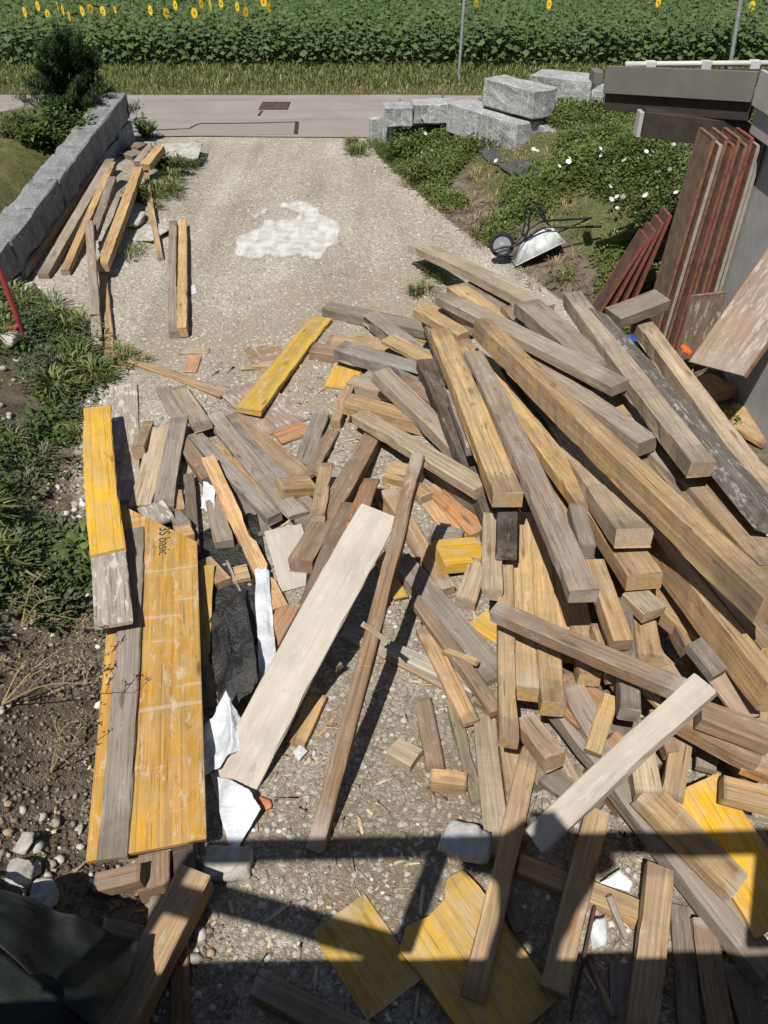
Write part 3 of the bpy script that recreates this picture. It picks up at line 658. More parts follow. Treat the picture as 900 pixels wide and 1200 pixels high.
# ================================================================ materials of the place
def ground_mat():
    t = NT('ground'); g = t.n('ShaderNodeNewGeometry').outputs['Position']
    def att(n): 
        a = t.n('ShaderNodeAttribute'); a.attribute_name = n; return a.outputs['Fac']
    n1 = t.noise(g, 1.1, 5, .6); n2 = t.noise(g, 6, 6, .65); n3 = t.noise(g, 40, 4, .7)
    v1 = t.n('ShaderNodeTexVoronoi'); wv = t.n('ShaderNodeTexNoise'); t.l(g, wv.inputs['Vector']); wv.inputs['Scale'].default_value = 30; wv.inputs['Detail'].default_value = 3; gw = t.vadd(g, t.vmul(wv.outputs['Color'], (.03, .03, .03))); t.l(gw, v1.inputs['Vector']); v1.inputs['Scale'].default_value = 34
    v2 = t.n('ShaderNodeTexVoronoi'); t.l(gw, v2.inputs['Vector']); v2.inputs['Scale'].default_value = 120
    sp1 = t.n('ShaderNodeSeparateColor'); t.l(v1.outputs['Color'], sp1.inputs[0]); sp2 = t.n('ShaderNodeSeparateColor'); t.l(v2.outputs['Color'], sp2.inputs[0])
    stones = t.ramp(sp1.outputs[0], [(0, (.24, .225, .195)), (.4, (.37, .35, .305)), (.75, (.46, .435, .385)), (1, (.60, .58, .54))])
    fine = t.ramp(sp2.outputs[0], [(0, (.25, .22, .18)), (.6, (.40, .365, .305)), (1, (.52, .49, .44))])
    grav = t.mix(t.ramp(sp1.outputs[1], [(.58, 0), (.64, 1)]), fine, stones)
    grav = t.mix(t.ramp(v1.outputs['Distance'], [(.45, 0), (.75, .55)]), grav, (.17, .145, .11))
    trk = t.noise(t.vmul(g, (1.5, .16, 1)), 1, 4, .6); n0 = t.noise(g, .55, 4, .6)
    grav = t.mix(1, grav, t.ramp(t.math('ADD', t.math('MULTIPLY', trk, .6), t.math('MULTIPLY', n0, .4)), [(.36, (.82, .79, .74)), (.52, (1.08, 1.07, 1.05)), (.64, (1.3, 1.3, 1.3))]), 'MULTIPLY')
    sand = t.mix(n2, (.26, .205, .135), (.37, .305, .215))
    near_tone = t.math('ADD', att('near_tone'), t.math('MULTIPLY_ADD', n2, .5, -.25), clamp=True)  # ground turns darker and browner towards the near end
    sand = t.mix(t.math('MULTIPLY', near_tone, .85), sand, t.mix(n2, (.13, .095, .058), (.20, .155, .10)))
    grav = t.mix(t.math('MULTIPLY', near_tone, .55), grav, t.mix(1, grav, (.52, .47, .40), 'MULTIPLY'))
    sand = t.mix(t.math('MULTIPLY', t.ramp(sp1.outputs[1], [(.62, 0), (.66, 1)]), t.ramp(v1.outputs['Distance'], [(.5, .85), (.62, 0)])), sand, stones)
    dirtm = t.math('MULTIPLY_ADD', att('dirt'), .75, t.math('MULTIPLY', n1, .9))
    c = t.mix(t.ramp(t.math('ADD', dirtm, t.math('MULTIPLY', n3, .25)), [(.86, 0), (1.2, .7)]), grav, sand)
    soil = t.mix(t.ramp(n2, [(.35, 0), (.65, 1)]), (.065, .05, .036), (.20, .165, .125))
    soil = t.mix(t.ramp(n3, [(.55, 0), (.7, .5)]), soil, (.34, .30, .24))
    bm_ = t.math('ADD', att('bank'), t.math('MULTIPLY_ADD', n2, .6, -.3))
    c = t.mix(t.ramp(bm_, [(.4, 0), (.6, 1)]), c, soil)
    moss = t.mix(t.ramp(n3, [(.35, 0), (.65, 1)]), (.035, .055, .014), (.15, .16, .06))
    gm = t.math('ADD', att('green'), t.math('MULTIPLY_ADD', n2, .7, -.35))
    c = t.mix(t.ramp(gm, [(.4, 0), (.6, .9)]), c, moss)
    lm = t.math('ADD', att('lawn'), t.math('MULTIPLY_ADD', n1, .7, -.35))
    c = t.mix(t.ramp(lm, [(.4, 0), (.55, 1)]), c, t.mix(t.ramp(n2, [(.3, 0), (.75, 1)]), (.05, .08, .018), (.20, .155, .075)))
    t.col(c); t.rough(.95, .1)
    h = t.math('ADD', t.math('MULTIPLY', t.math('MULTIPLY', t.math('SUBTRACT', 1, v1.outputs['Distance']), t.ramp(sp1.outputs[1], [(.58, 0), (.64, 1)])), .6), t.math('ADD', t.math('MULTIPLY', n3, .5), t.math('MULTIPLY', v2.outputs['Distance'], -.45)))
    t.bump(t.math('ADD', h, t.math('MULTIPLY', n2, 1.6)), 1.0, .014); M['ground'] = t.m
ground_mat()
def asphalt():
    t = NT('asphalt'); g = t.n('ShaderNodeNewGeometry').outputs['Position']
    n = t.noise(g, .8, 5, .6); n2 = t.noise(g, 60, 3, .7); n3 = t.noise(t.vmul(g, (.15, 2.2, 1)), 1, 4, .6)
    c = t.mix(t.ramp(n, [(.35, 0), (.65, 1)]), (.215, .195, .175), (.27, .245, .22)); c = t.mix(t.ramp(n2, [(.4, 0), (.7, .6)]), c, (.29, .27, .25))
    c = t.mix(t.ramp(n3, [(.5, 0), (.7, .45)]), c, (.15, .14, .13))
    t.col(c); t.rough(.9, .2); t.bump(n2, .4, .006); M['asphalt'] = t.m
asphalt()
def granite(nm='granite', k=1.0):
    t = NT(nm); tc = t.n('ShaderNodeTexCoord').outputs['Object']; oi = t.n('ShaderNodeObjectInfo')
    off = t.n('ShaderNodeCombineXYZ'); t.l(t.math('MULTIPLY', oi.outputs['Random'], 30), off.inputs[0]); v = t.vadd(tc, off.outputs[0])
    n = t.noise(v, 3, 6, .65); n2 = t.noise(v, 45, 3, .7); n3 = t.noise(v, 9, 5, .7)
    c = t.mix(t.ramp(n2, [(.35, 0), (.65, 1)]), (.20 * k, .205 * k, .21 * k), (.46 * k, .465 * k, .465 * k)); c = t.mix(t.ramp(n, [(.45, 0), (.65, .65)]), c, (.17 * k, .17 * k, .165 * k))
    c = t.mix(t.math('MULTIPLY', t.ramp(n3, [(.56, 0), (.66, 1)]), .6), c, (.58 * k, .58 * k, .57 * k))
    # drill grooves of the split face
    sp = t.n('ShaderNodeSeparateXYZ'); t.l(tc, sp.inputs[0]); fr = t.math('ABSOLUTE', t.math('SUBTRACT', t.math('FRACT', t.math('MULTIPLY', t.math('ADD', sp.outputs[0], t.math('MULTIPLY', n, .05)), 6.3)), .5))
    gn = t.n('ShaderNodeSeparateXYZ'); t.l(t.n('ShaderNodeNewGeometry').outputs['Normal'], gn.inputs[0])
    side = t.math('LESS_THAN', t.math('ABSOLUTE', gn.outputs[2]), .6)
    gm = t.math('MULTIPLY', t.math('MULTIPLY', t.math('LESS_THAN', fr, .06), side), t.math('GREATER_THAN', t.noise(v, 5, 2), .47))
    c = t.mix(t.math('MULTIPLY', gm, .55), c, (.55 * k, .55 * k, .54 * k))
    t.col(c); t.rough(.9, .2); t.bump(t.math('ADD', t.noise(v, 14, 6, .7), t.math('MULTIPLY', n2, .3)), .8, .03); M[nm] = t.m
granite(); granite('wall_granite', .66)
simple('lime', (.44, .43, .40), (.62, .61, .585), 3, .95, 0, .6, 6, .1)
simple('patch', (.20, .185, .165), (.25, .23, .21), 20, .9, 0, .2)
simple('tar', (.025, .025, .025), (.05, .05, .05), 9, .6)
simple('rusty_iron', (.075, .045, .04), (.12, .075, .065), 14, .7, .3, .2)
simple('steel', (.42, .44, .46), (.52, .54, .56), 5, .45, .7)
simple('galv', (.34, .36, .37), (.56, .58, .59), 9, .6, .15, .1)
simple('black_tube', (.012, .012, .013), (.02, .02, .022), 8, .4)
simple('rubber', (.014, .014, .014), (.03, .029, .027), 20, .85)
simple('red_paint', (.25, .035, .035), (.34, .06, .055), 8, .5)
simple('fascia', (.125, .115, .105), (.15, .14, .13), 3, .5)
simple('fascia_light', (.36, .35, .33), (.42, .41, .39), 3, .5)  # paler grey; on the side fascia the sunlit look is painted into it
simple('soffit', (.03, .024, .02), (.045, .036, .03), 8, .7)
simple('render_wall', (.33, .33, .33), (.40, .40, .40), 3, .95, 0, .3)
simple('pvc', (.42, .42, .41), (.52, .52, .50), 5, .5)
simple('panel_red', (.15, .045, .03), (.24, .085, .055), 10, .7)
simple('panel_brown', (.12, .065, .038), (.22, .125, .08), 10, .8)
simple('panel_grey', (.24, .21, .18), (.34, .31, .27), 8, .85)
simple('panel_grey2', (.12, .075, .05), (.2, .14, .1), 8, .8)
simple('panel_face', (.06, .032, .022), (.11, .06, .042), 5, .6)
simple('sheet_white', (.42, .44, .47), (.64, .67, .71), 5, .5, 0, .6, 6, .3, .03)
simple('sheet_black', (.008, .008, .009), (.05, .048, .045), 5, .36, 0, .9, 6, .5, .04)
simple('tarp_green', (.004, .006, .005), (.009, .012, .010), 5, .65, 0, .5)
simple('weed_cloth', (.045, .045, .05), (.075, .075, .08), 5, .8, 0, .3)
simple('stone', (.26, .24, .21), (.46, .44, .40), 9, .95, 0, .7, 6)
simple('concrete', (.33, .33, .325), (.48, .48, .47), 14, .95, 0, .9, 6)
simple('brick', (.40, .13, .06), (.50, .2, .1), 15, .95, 0, .4)
simple('bark', (.09, .06, .04), (.16, .11, .075), 12, .95, 0, .8)
simple('stalk', (.10, .16, .04), (.16, .22, .07), 8, .7)
simple('petal', (.85, .50, .01), (.90, .60, .03), 8, .6)
simple('disc', (.20, .11, .015), (.34, .2, .03), 20, .9)
simple('white_petal', (.78, .78, .76), (.85, .85, .82), 8, .6)
simple('blue_plastic', (.02, .06, .3), (.03, .09, .38), 6, .4)
simple('orange_plastic', (.75, .12, .02), (.8, .16, .03), 6, .4)
simple('plaster', (.55, .54, .52), (.62, .61, .59), 3, .9)
leafmat('leaf', (.04, .07, .018), (.095, .13, .038), .25)
leafmat('leaf_bright', (.06, .105, .02), (.125, .165, .045), .3)
leafmat('bank_leaf', (.055, .085, .02), (.125, .16, .05), .28)
leafmat('bank_bright', (.085, .13, .026), (.17, .205, .06), .3)
leafmat('leaf_grey', (.07, .085, .05), (.13, .14, .085), .2)
leafmat('grass', (.075, .105, .025), (.17, .195, .06), .25, (.30, .26, .12))
leafmat('dry', (.24, .18, .09), (.36, .28, .15), .15)
leafmat('sun_leaf', (.05, .088, .028), (.12, .165, .065), .2)
leafmat('needle', (.012, .028, .008), (.035, .062, .017), .1)
# ================================================================ terrain
def build_ground():
    xs = np.concatenate([[-300, -120, -60, -35, -20, -14, -11], np.arange(-9, 7.01, .08), [9, 11, 14, 20, 35, 60, 120, 300]])
    ys = np.concatenate([[-60, -20, -8, -3], np.arange(-1, 18.41, .08), [19, 20, 21, 22, 23, 24, 25, 27, 30, 36, 45, 60, 120, 400]])
    X, Y = np.meshgrid(xs, ys, indexing='ij')
    fade = ((np.abs(X) < 13) & (Y < 19) & (Y > -9)).astype(float)
    Z = terr(X, Y)
    Z = np.where(Y > 17.7, -.02 + 0 * Z, Z)
    Z = np.where((X < -13) | (X > 13), np.clip(Z, -.02, 1.2), Z)
    V = np.stack([X, Y, Z], -1).reshape(-1, 3); nx, ny = X.shape
    i, j = np.meshgrid(np.arange(nx - 1), np.arange(ny - 1), indexing='ij'); a = i * ny + j
    Fc = np.stack([a, a + ny, a + ny + 1, a + 1], -1).reshape(-1, 4)
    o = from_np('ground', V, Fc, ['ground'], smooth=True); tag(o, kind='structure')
    d = bank_d(X, Y); dl = edge_left(Y) - X
    bank = np.maximum(sstep(-.05, .3, d) * (Y < 17.6), sstep(-.1, .35, dl) * (Y < 17.6))
    green = np.maximum(sstep(.35, 1.2, d) * .75, sstep(.2, .9, dl) * np.interp(Y, [3.6, 5.2], [.0, .5])) * (Y < 17.6)
    green = np.where(Y > 21.6, .95, green)
    lawn = ((X < -5.35) & (Y < 17.4) & (Y > 9.5)).astype(float)
    spots = [(at_z(420, 960), .55), (at_z(440, 920), .35), (at_z(430, 470), .7), (at_z(330, 370), .9), (at_z(240, 420), .6), (at_z(480, 330), .8), (at_z(410, 400), .7), (at_z(170,390),.5)]
    dirt = sum(s * .9 * np.exp(-((X - p[0]) ** 2 + (Y - p[1]) ** 2) / (2 * r * r)) for p, r in spots for s in (1,))
    dirt = np.clip(dirt * .75, 0, .55) * (.5 + 1. * fbm(X * 1.5, Y * 1.5)) - .25 * sstep(11, 14, Y)
    for n, arr in (('bank', bank), ('green', green), ('lawn', lawn), ('dirt', dirt), ('near_tone', np.interp(Y, [1.5, 3.2, 5.5, 7.5], [1, .8, .45, 0]) + 0 * X)):
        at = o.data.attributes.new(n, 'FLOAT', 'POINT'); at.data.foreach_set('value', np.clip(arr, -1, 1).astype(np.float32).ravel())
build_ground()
def quad_sheet(name, pts, mat, z, kind='structure'):
    me = bpy.data.meshes.new(name); me.from_pydata([(p[0], p[1], z) for p in pts], [], [tuple(range(len(pts)))]); o = link(name, me, None, [mat]); tag(o, kind=kind); return o
ry0, ry1 = 17.75, 21.75
bmr = bmesh.new(); 
xr = [-80 + i * 1.0 for i in range(161)]
lo = [bmr.verts.new((x, ry0 + .12 * (float(vnoise(x * 1.3, 4)) - .5), .0)) for x in xr]; hi = [bmr.verts.new((x, ry1 + .18 * (float(vnoise(x * .9, 8)) - .5), .0)) for x in xr]
for k in range(160): bmr.faces.new((lo[k], lo[k + 1], hi[k + 1], hi[k]))
tag(from_bm('road', bmr, ['asphalt']), kind='structure')
def gp(px, py): p = at_z(px, py, 0); return (p[0], p[1])
tag(quad_sheet('road_patch', [gp(348, 158), gp(350, 132), gp(300, 143.5), gp(225, 146), gp(160, 152), gp(160, 162)][::-1] and [gp(347, 157.5), gp(186, 160), gp(196, 155), gp(228, 147), gp(346, 143.5)], 'patch', .004), kind='structure')
def seam(pts, w):
    V = []; P = [np.array(gp(*p)) for p in pts]; bm = bmesh.new(); prev = None
    for i, p in enumerate(P):
        d = P[min(i + 1, len(P) - 1)] - P[max(i - 1, 0)]; d /= np.linalg.norm(d); n = np.array([-d[1], d[0]]) * w / 2
        cur = (bm.verts.new((*(p + n), .008)), bm.verts.new((*(p - n), .008)))
        if prev: bm.faces.new((prev[0], prev[1], cur[1], cur[0]))
        prev = cur
    return from_bm('tar_seam', bm, ['tar'])
tag(seam([(110, 158), (185, 152.5), (222, 151), (230, 146.5), (236, 145), (290, 144.5), (348, 143.2)], .06), kind='structure')
tag(seam([(348, 143), (347.5, 150), (346.5, 157.5)], .09), kind='structure')
tag(seam([(307, 130), (303, 136)], .06), kind='structure')
tag(seam([(-20, 160), (20, 159.5), (80, 158.6)], .05), kind='structure')
# drain cover
c0, c1, c2, c3 = [at_z(*p, 0) for p in ((304.5, 129.5), (339.5, 128), (339, 119), (305, 119.5))]
gr = empty('manhole_cover', ((c0 + c2) / 2)); tag(gr, 'rusty brown rectangular cover set flush in the road', 'manhole cover', kind='thing')
cc = (c0 + c2) / 2; sx, sy = (c1[0] - c0[0]) , (c2[1] - c1[1])
bm = bmesh.new(); bm_box(bm, (0, 0, .004), (sx, sy, .012)); from_bm('frame', bm, ['tar'], gr)
bm = bmesh.new()
for k in range(4): bm_box(bm, (-sx * .36 + sx * .24 * k, 0, .010), (sx * .225, sy * .86, .012), bev=.004)
from_bm('lid', bm, ['rusty_iron'], gr)
# lime patch
def powder():
    t = NT('powder'); g = t.n('ShaderNodeNewGeometry').outputs['Position']; a = t.n('ShaderNodeAttribute'); a.attribute_name = 'cover'
    n = t.noise(g, 55, 4, .7); n2 = t.noise(g, 5, 5, .6); n3 = t.noise(t.vmul(g, (9, 1.2, 1)), 1, 4, .6)
    t.col(t.mix(t.ramp(t.math('ADD', t.math('MULTIPLY', n2, .6), t.math('MULTIPLY', n3, .4)), [(.38, 0), (.58, 1)]), (.33, .315, .285), (.54, .53, .50))); t.rough(.95, .1); t.bump(t.noise(g, 24, 5, .7), .7, .012)
    al = t.ramp(t.math('ADD', a.outputs['Fac'], t.math('ADD', t.math('MULTIPLY_ADD', n, 1.1, -.55), t.math('MULTIPLY_ADD', n3, .7, -.35))), [(.30, 0), (.56, 1)])
    t.l(al, t.b.inputs['Alpha']); return t.m
def lime_patch():
    out = [(298,250),(318,243),(332,237),(346,236),(360,235),(368,243),(375,251),(388,255),(401,263),(396,275),(395,285),(388,289),(378,298),(372,306),(352,298),(330,301),(305,301),(290,306),(272,299),(278,290),(274,282),(284,274),(300,268),(304,260),(292,255)]
    P = np.array([gp(*p) for p in out]); x0, y0 = P.min(0); x1, y1 = P.max(0)
    xs = np.arange(x0, x1, .02); ys = np.arange(y0, y1, .03); X, Y = np.meshgrid(xs, ys, indexing='ij')
    Xn = X + (fbm(X * 7, Y * 7) - .47) * .22; Yn = Y + (fbm(X * 7 + 40, Y * 7) - .47) * .3
    ins = np.zeros(X.shape, bool); n = len(P)
    for k in range(n):
        a, b = P[k], P[(k + 1) % n]
        c = ((a[1] > Yn) != (b[1] > Yn)) & (Xn < (b[0] - a[0]) * (Yn - a[1]) / (b[1] - a[1] + 1e-12) + a[0]); ins ^= c
    h = np.array(gp(331, 251)); ins &= (((Xn - h[0]) / .26) ** 2 + ((Yn - h[1]) / .3) ** 2 > 1)
    ins &= fbm(X * 5, Y * 3.2) > .27
    Z = terr(X, Y) + .005 + .008 * fbm(X * 6, Y * 6)
    soft = ins.astype(float)
    for _ in range(16):
        for ax in (0, 1): soft = (np.roll(soft, 1, ax) + soft + np.roll(soft, -1, ax)) / 3
    sw = .55 + .75 * (fbm(X * 2.2 + 3, Y * 2.2) - .3); soft = soft * np.clip(sw + .25, 0, 1); ins = soft > .05
    nx, ny = X.shape; V = np.stack([X, Y, Z], -1).reshape(-1, 3)
    i, j = np.meshgrid(np.arange(nx - 1), np.arange(ny - 1), indexing='ij'); a = (i * ny + j); ok = ins[:-1, :-1]
    a = a[ok]; Fc = np.stack([a, a + ny, a + ny + 1, a + 1], -1)
    u, inv = np.unique(Fc.ravel(), return_inverse=True)
    o = from_np('powder_spill', V[u], inv.reshape(-1, 4), [powder()], smooth=True); at = o.data.attributes.new('cover', 'FLOAT', 'POINT'); at.data.foreach_set('value', soft.reshape(-1)[u].astype(np.float32)); tag(o, 'white dried mortar spill on the gravel drive', 'spill', kind='thing')
lime_patch()
# ================================================================ scatter helpers
def ico(sub):
    bm = bmesh.new(); bmesh.ops.create_icosphere(bm, subdivisions=sub, radius=1); bm.verts.ensure_lookup_table()
    V = np.array([v.co[:] for v in bm.verts]); Fc = np.array([[v.index for v in f.verts] for f in bm.faces]); bm.free(); return V, Fc
def scatter(name, mats, protoV, protoF, pos, scale, rng, kind='stuff', squash=None, midx=None, jit=.5):
    n = len(pos); k = len(protoV)
    a = rng.random(n) * 6.283; ca, sa = np.cos(a), np.sin(a)
    sc = scale[:, None, None] * (protoV[None] * (1 if squash is None else squash[:, None, :]))
    sc = sc * (1 + (rng.random((n, k, 1)) - .5) * jit)
    x = sc[..., 0] * ca[:, None] - sc[..., 1] * sa[:, None]; y = sc[..., 0] * sa[:, None] + sc[..., 1] * ca[:, None]
    V = np.stack([x, y, sc[..., 2]], -1) + pos[:, None]
    Fc = (protoF[None] + (np.arange(n) * k)[:, None, None]).reshape(-1, protoF.shape[1])
    mi = np.repeat(rng.integers(0, len(mats), n), len(protoF)) if midx is None else np.repeat(midx, len(protoF))
    o = from_np(name, V.reshape(-1, 3), Fc, mats, matidx=mi); tag(o, kind=kind); return o
for nm, c1, c2 in (('peb1', (.24, .22, .19), (.33, .31, .27)), ('peb2', (.36, .34, .30), (.46, .44, .40)), ('peb3', (.5, .49, .46), (.58, .57, .54)), ('peb4', (.27, .20, .13), (.36, .28, .19))): simple(nm, c1, c2, 30, .9, 0, .3)
def gravel():
    V, Fc = ico(1); n = 24000
    y = .9 + 15.5 * RNG.random(n) ** 1.7; x = -2.4 + 5.4 * RNG.random(n)
    cl = fbm(x * 1.4, y * 1.4); keep = (RNG.random(n) < .25 + 1.3 * np.clip(cl - .3, 0, 1)) & (bank_d(x, y) < .25) & (edge_left(y) - x < .2); x, y = x[keep], y[keep]
    s = .004 + .020 * RNG.random(len(x)) ** 4; sq = np.stack([1 + .5 * RNG.random(len(x)), np.ones(len(x)), .5 + .3 * RNG.random(len(x))], -1)
    scatter('gravel', ['peb1', 'peb2', 'peb3', 'peb4'], V, Fc, np.stack([x, y, terr(x, y) + s * .1], -1), s, RNG, squash=sq, midx=RNG.choice(4, len(x), p=[.38, .36, .12, .14]))
    # stony soil of the near bank
    n = 5200; y = 1.2 + 6.5 * RNG.random(n); x = edge_left(y) + .1 - 2.0 * RNG.random(n) ** 1.2
    keep = RNG.random(n) < np.clip((fbm(x * 2.4 + 3, y * 2.4) - .4) * 5, .02, 1); x, y = x[keep], y[keep]
    s = .004 + .034 * RNG.random(len(x)) ** 5; sq = np.stack([1 + .5 * RNG.random(len(x)), np.ones(len(x)), .7 + .3 * RNG.random(len(x))], -1)
    scatter('rubble', ['peb1', 'peb2', 'peb3', 'peb4'], V, Fc, np.stack([x, y, terr(x, y) + s * .2], -1), s, RNG, squash=sq, midx=RNG.choice(4, len(x), p=[.3, .38, .2, .12]))
    simple('clod1', (.075, .058, .042), (.13, .105, .078), 25, .95, 0, .6); simple('clod2', (.17, .14, .105), (.26, .22, .17), 25, .95, 0, .6)
    n = 22000; y = 1.0 + 5.2 * RNG.random(n); x = edge_left(y) + .22 - 1.9 * RNG.random(n); s = .003 + .015 * RNG.random(n) ** 3
    sq = np.stack([1 + .5 * RNG.random(n), np.ones(n), .7 + .3 * RNG.random(n)], -1)
    scatter('soil_clods', ['clod1', 'clod2'], V, Fc, np.stack([x, y, terr(x, y) + s * .1], -1), s, RNG, squash=sq, midx=(fbm(x * 3, y * 3 + 7) + .25 * RNG.random(n) > .6).astype(int), jit=1.1)
    # wood splinters between the timbers
    B = np.array([[-1, -1, 0], [1, -1, 0], [1, 1, 0], [-1, 1, 0], [-1, -1, 1], [1, -1, 1], [1, 1, 1], [-1, 1, 1]], float) * .5
    Bf = np.array([[0, 3, 2, 1], [4, 5, 6, 7], [0, 1, 5, 4], [1, 2, 6, 5], [2, 3, 7, 6], [3, 0, 4, 7]])
    n = 1700; y = 1.4 + 6.5 * RNG.random(n); x = -1.9 + 4.3 * RNG.random(n); s = np.ones(n)
    sq = np.stack([.03 + .14 * RNG.random(n) ** 3, .006 + .016 * RNG.random(n), .004 + .006 * RNG.random(n)], -1)
    simple('splint1', (.42, .33, .21), (.52, .42, .28), 20, .9); simple('splint2', (.22, .18, .14), (.3, .25, .2), 20, .9)
    scatter('wood_litter', ['splint1', 'splint2'], B, Bf, np.stack([x, y, terr(x, y) + .006], -1), s, RNG, squash=sq)
gravel()
# leaves: bent lens of two quads
def leaf_cloud(name, mats, base, L, W, az, el, mat_i=None, droop=.25, kind='stuff', parent=None, lift=None):
    n = len(base); d = np.stack([np.cos(az) * np.cos(el), np.sin(az) * np.cos(el), np.sin(el)], -1)
    s = np.stack([-np.sin(az), np.cos(az), 0 * az], -1); up = np.cross(s, d) * -1
    up = np.where(up[:, 2:3] < 0, -up, up)
    L = L[:, None]; W = W[:, None]
    mid = base + d * L * .5 + up * L * .10; tip = base + d * L - np.array([0, 0, 1.]) * L * droop
    l = mid + s * W * .5 - up * W * .1; r = mid - s * W * .5 - up * W * .1
    V = np.stack([base, l, tip, r, mid], 1).reshape(-1, 3); k = (np.arange(n) * 5)[:, None]
    Fc = np.concatenate([k + np.array([[0, 4, 1]]), k + np.array([[1, 4, 2]]), k + np.array([[0, 3, 4]]), k + np.array([[3, 2, 4]])], 0)
    mi = None if mat_i is None else np.tile(mat_i, 4)
    o = from_np(name, V, Fc, mats, matidx=mi, parent=parent)
    if kind: tag(o, kind=kind)
    return o
def clumps(cx, cy, nper, spread, rng, zoff=0):
    n = len(cx); i = np.repeat(np.arange(n), nper)
    m = len(i); rr = spread[i] * np.sqrt(rng.random(m)); a = rng.random(m) * 6.283
    x = cx[i] + rr * np.cos(a); y = cy[i] + rr * np.sin(a); return i, x, y, a, rr
def weeds():
    r = np.random.default_rng(11)
    # near bank weeds
    n = 1500; y = 3.0 + 6.4 * r.random(n); x = edge_left(y) - .08 - 2.6 * r.random(n) ** 1.1
    dens = fbm(x * 1.1 + 2, y * 1.1 + 6) + np.interp(y, [3.0, 3.8, 4.6, 6, 9], [-.2, -.05, .03, .06, .09]); k = r.random(n) < np.clip((dens - .44) * 6, 0, 1); x, y = x[k], y[k]
    sp = .06 + .13 * r.random(len(x)); i, lx, ly, a, rr = clumps(x, y, 52, sp, r); hgt = (.05 + .22 * r.random(len(x)) ** 1.5)[i]
    z = terr(lx, ly) + r.random(len(lx)) * hgt * (1 - .6 * rr / sp[i])
    typ = r.choice(3, len(x), p=[.40, .14, .46])[i]
    L = (.03 + .06 * r.random(len(x)))[i] * (.7 + .6 * r.random(len(lx))); W = L * (.2 + .35 * r.random(len(x)))[i]
    leaf_cloud('weeds', ['leaf', 'leaf_bright', 'leaf_grey'], np.stack([lx, ly, z], -1), L, W, a + (r.random(len(a)) - .5), .1 + .9 * r.random(len(a)), mat_i=typ)
    # grass tufts on the near bank and beside the drive
    n = 700; y = 3.2 + 6.2 * r.random(n); x = edge_left(y) - .05 - 2.4 * r.random(n); k = fbm(x * 1.6 + 8, y * 1.6) > .46; x, y = x[k], y[k]
    ex = np.array([gp(205, 215), gp(215, 205), gp(195, 225), gp(210, 232), gp(185, 235), gp(175, 245), gp(222, 200), gp(110, 440), gp(135, 440), gp(120, 425), gp(500, 325), gp(495, 350), gp(430, 178), gp(415, 170), gp(405, 182), gp(160, 300)])
    x = np.concatenate([x, np.repeat(ex[:, 0], 4) + r.normal(0, .12, len(ex) * 4)]); y = np.concatenate([y, np.repeat(ex[:, 1], 4) + r.normal(0, .2, len(ex) * 4)])
    sp = .05 + .1 * r.random(len(x)); i, lx, ly, a, rr = clumps(x, y, 60, sp, r)
    L = (.12 + .26 * r.random(len(x)) ** 1.5)[i] * (.5 + .7 * r.random(len(i)))
    leaf_cloud('grass', ['grass'], np.stack([lx, ly, terr(lx, ly)], -1), L, L * .05 + .004, a, .7 + .7 * r.random(len(a)), droop=.35)
    # the planted bank by the shed
    n = 9500; y = 6.5 + 10.6 * r.random(n); bx = np.interp(-y, -BASE[:, 1], BASE[:, 0]); x = bx + .25 + 6.5 * r.random(n) ** 1.15
    dens = fbm(x * .9 + 20, y * .9); thr = np.where((bank_d(x, y) < 1.6) & (y < 13.5), .44, .20)
    def tpt(px, py):
        z = .6
        for _ in range(15): p = at_z(px, py, z); z = float(terr(p[0], p[1]))
        return p
    wb = at_z(620, 285, .35); clear = ((x - wb[0]) ** 2 + (y - wb[1]) ** 2 > .45)
    ck = tpt(616, 192); ck2 = tpt(570, 178); clear &= (((x - ck[0]) / .55) ** 2 + ((y - ck[1]) / .7) ** 2 > 1) & (((x - ck2[0]) / .65) ** 2 + ((y - ck2[1]) / .8) ** 2 > 1)
    k = (r.random(n) < np.clip((dens - thr) * 9, 0, 1)) & clear; x, y = x[k], y[k]
    sp = .08 + .14 * r.random(len(x)); i, lx, ly, a, rr = clumps(x, y, 34, sp, r); hgt = (.05 + .14 * r.random(len(x)))[i]
    z = terr(lx, ly) + r.random(len(lx)) * hgt; typ = np.where(fbm(x * 1.5, y * 1.5 + 50) > .44, 1, 0)[i]; typ = np.where(r.random(len(typ)) < .12, 2, typ)
    L = .035 + .05 * r.random(len(lx))
    leaf_cloud('bank_plants', ['bank_leaf', 'bank_bright', 'grass'], np.stack([lx, ly, z], -1), L, L * .5, a + (r.random(len(a)) - .5), .1 + 1. * r.random(len(a)), mat_i=typ)
    # dry stalks
    n = 160; y = 7 + 9 * r.random(n); bx = np.interp(-y, -BASE[:, 1], BASE[:, 0]); x = bx + .05 + 2.2 * r.random(n); i, lx, ly, a, rr = clumps(x, y, 26, .06 + .1 * r.random(n), r)
    L = .08 + .16 * r.random(len(lx)); leaf_cloud('dry_grass', ['dry'], np.stack([lx, ly, terr(lx, ly)], -1), L, L * .05 + .003, a, .2 + .9 * r.random(len(a)))
    # verge along the road
    n = 60000; x = -20 + 40 * r.random(n); y = 21.7 + 3.6 * r.random(n) ** 1.0; L = .14 + .28 * r.random(n) * np.clip((y - 21.4) / 1.2, .25, 1)
    dry = (r.random(n) < np.interp(y, [21.7, 22.2, 23, 25], [.55, .12, .03, .02]) * (.2 + 1.5 * vnoise(x * .7, 3)))
    leaf_cloud('verge_grass', ['grass', 'dry'], np.stack([x, y, 0 * x - .02], -1), L, L * .05 + .004, r.random(n) * 6.28, .75 + .7 * r.random(n), mat_i=dry.astype(int), droop=.3)
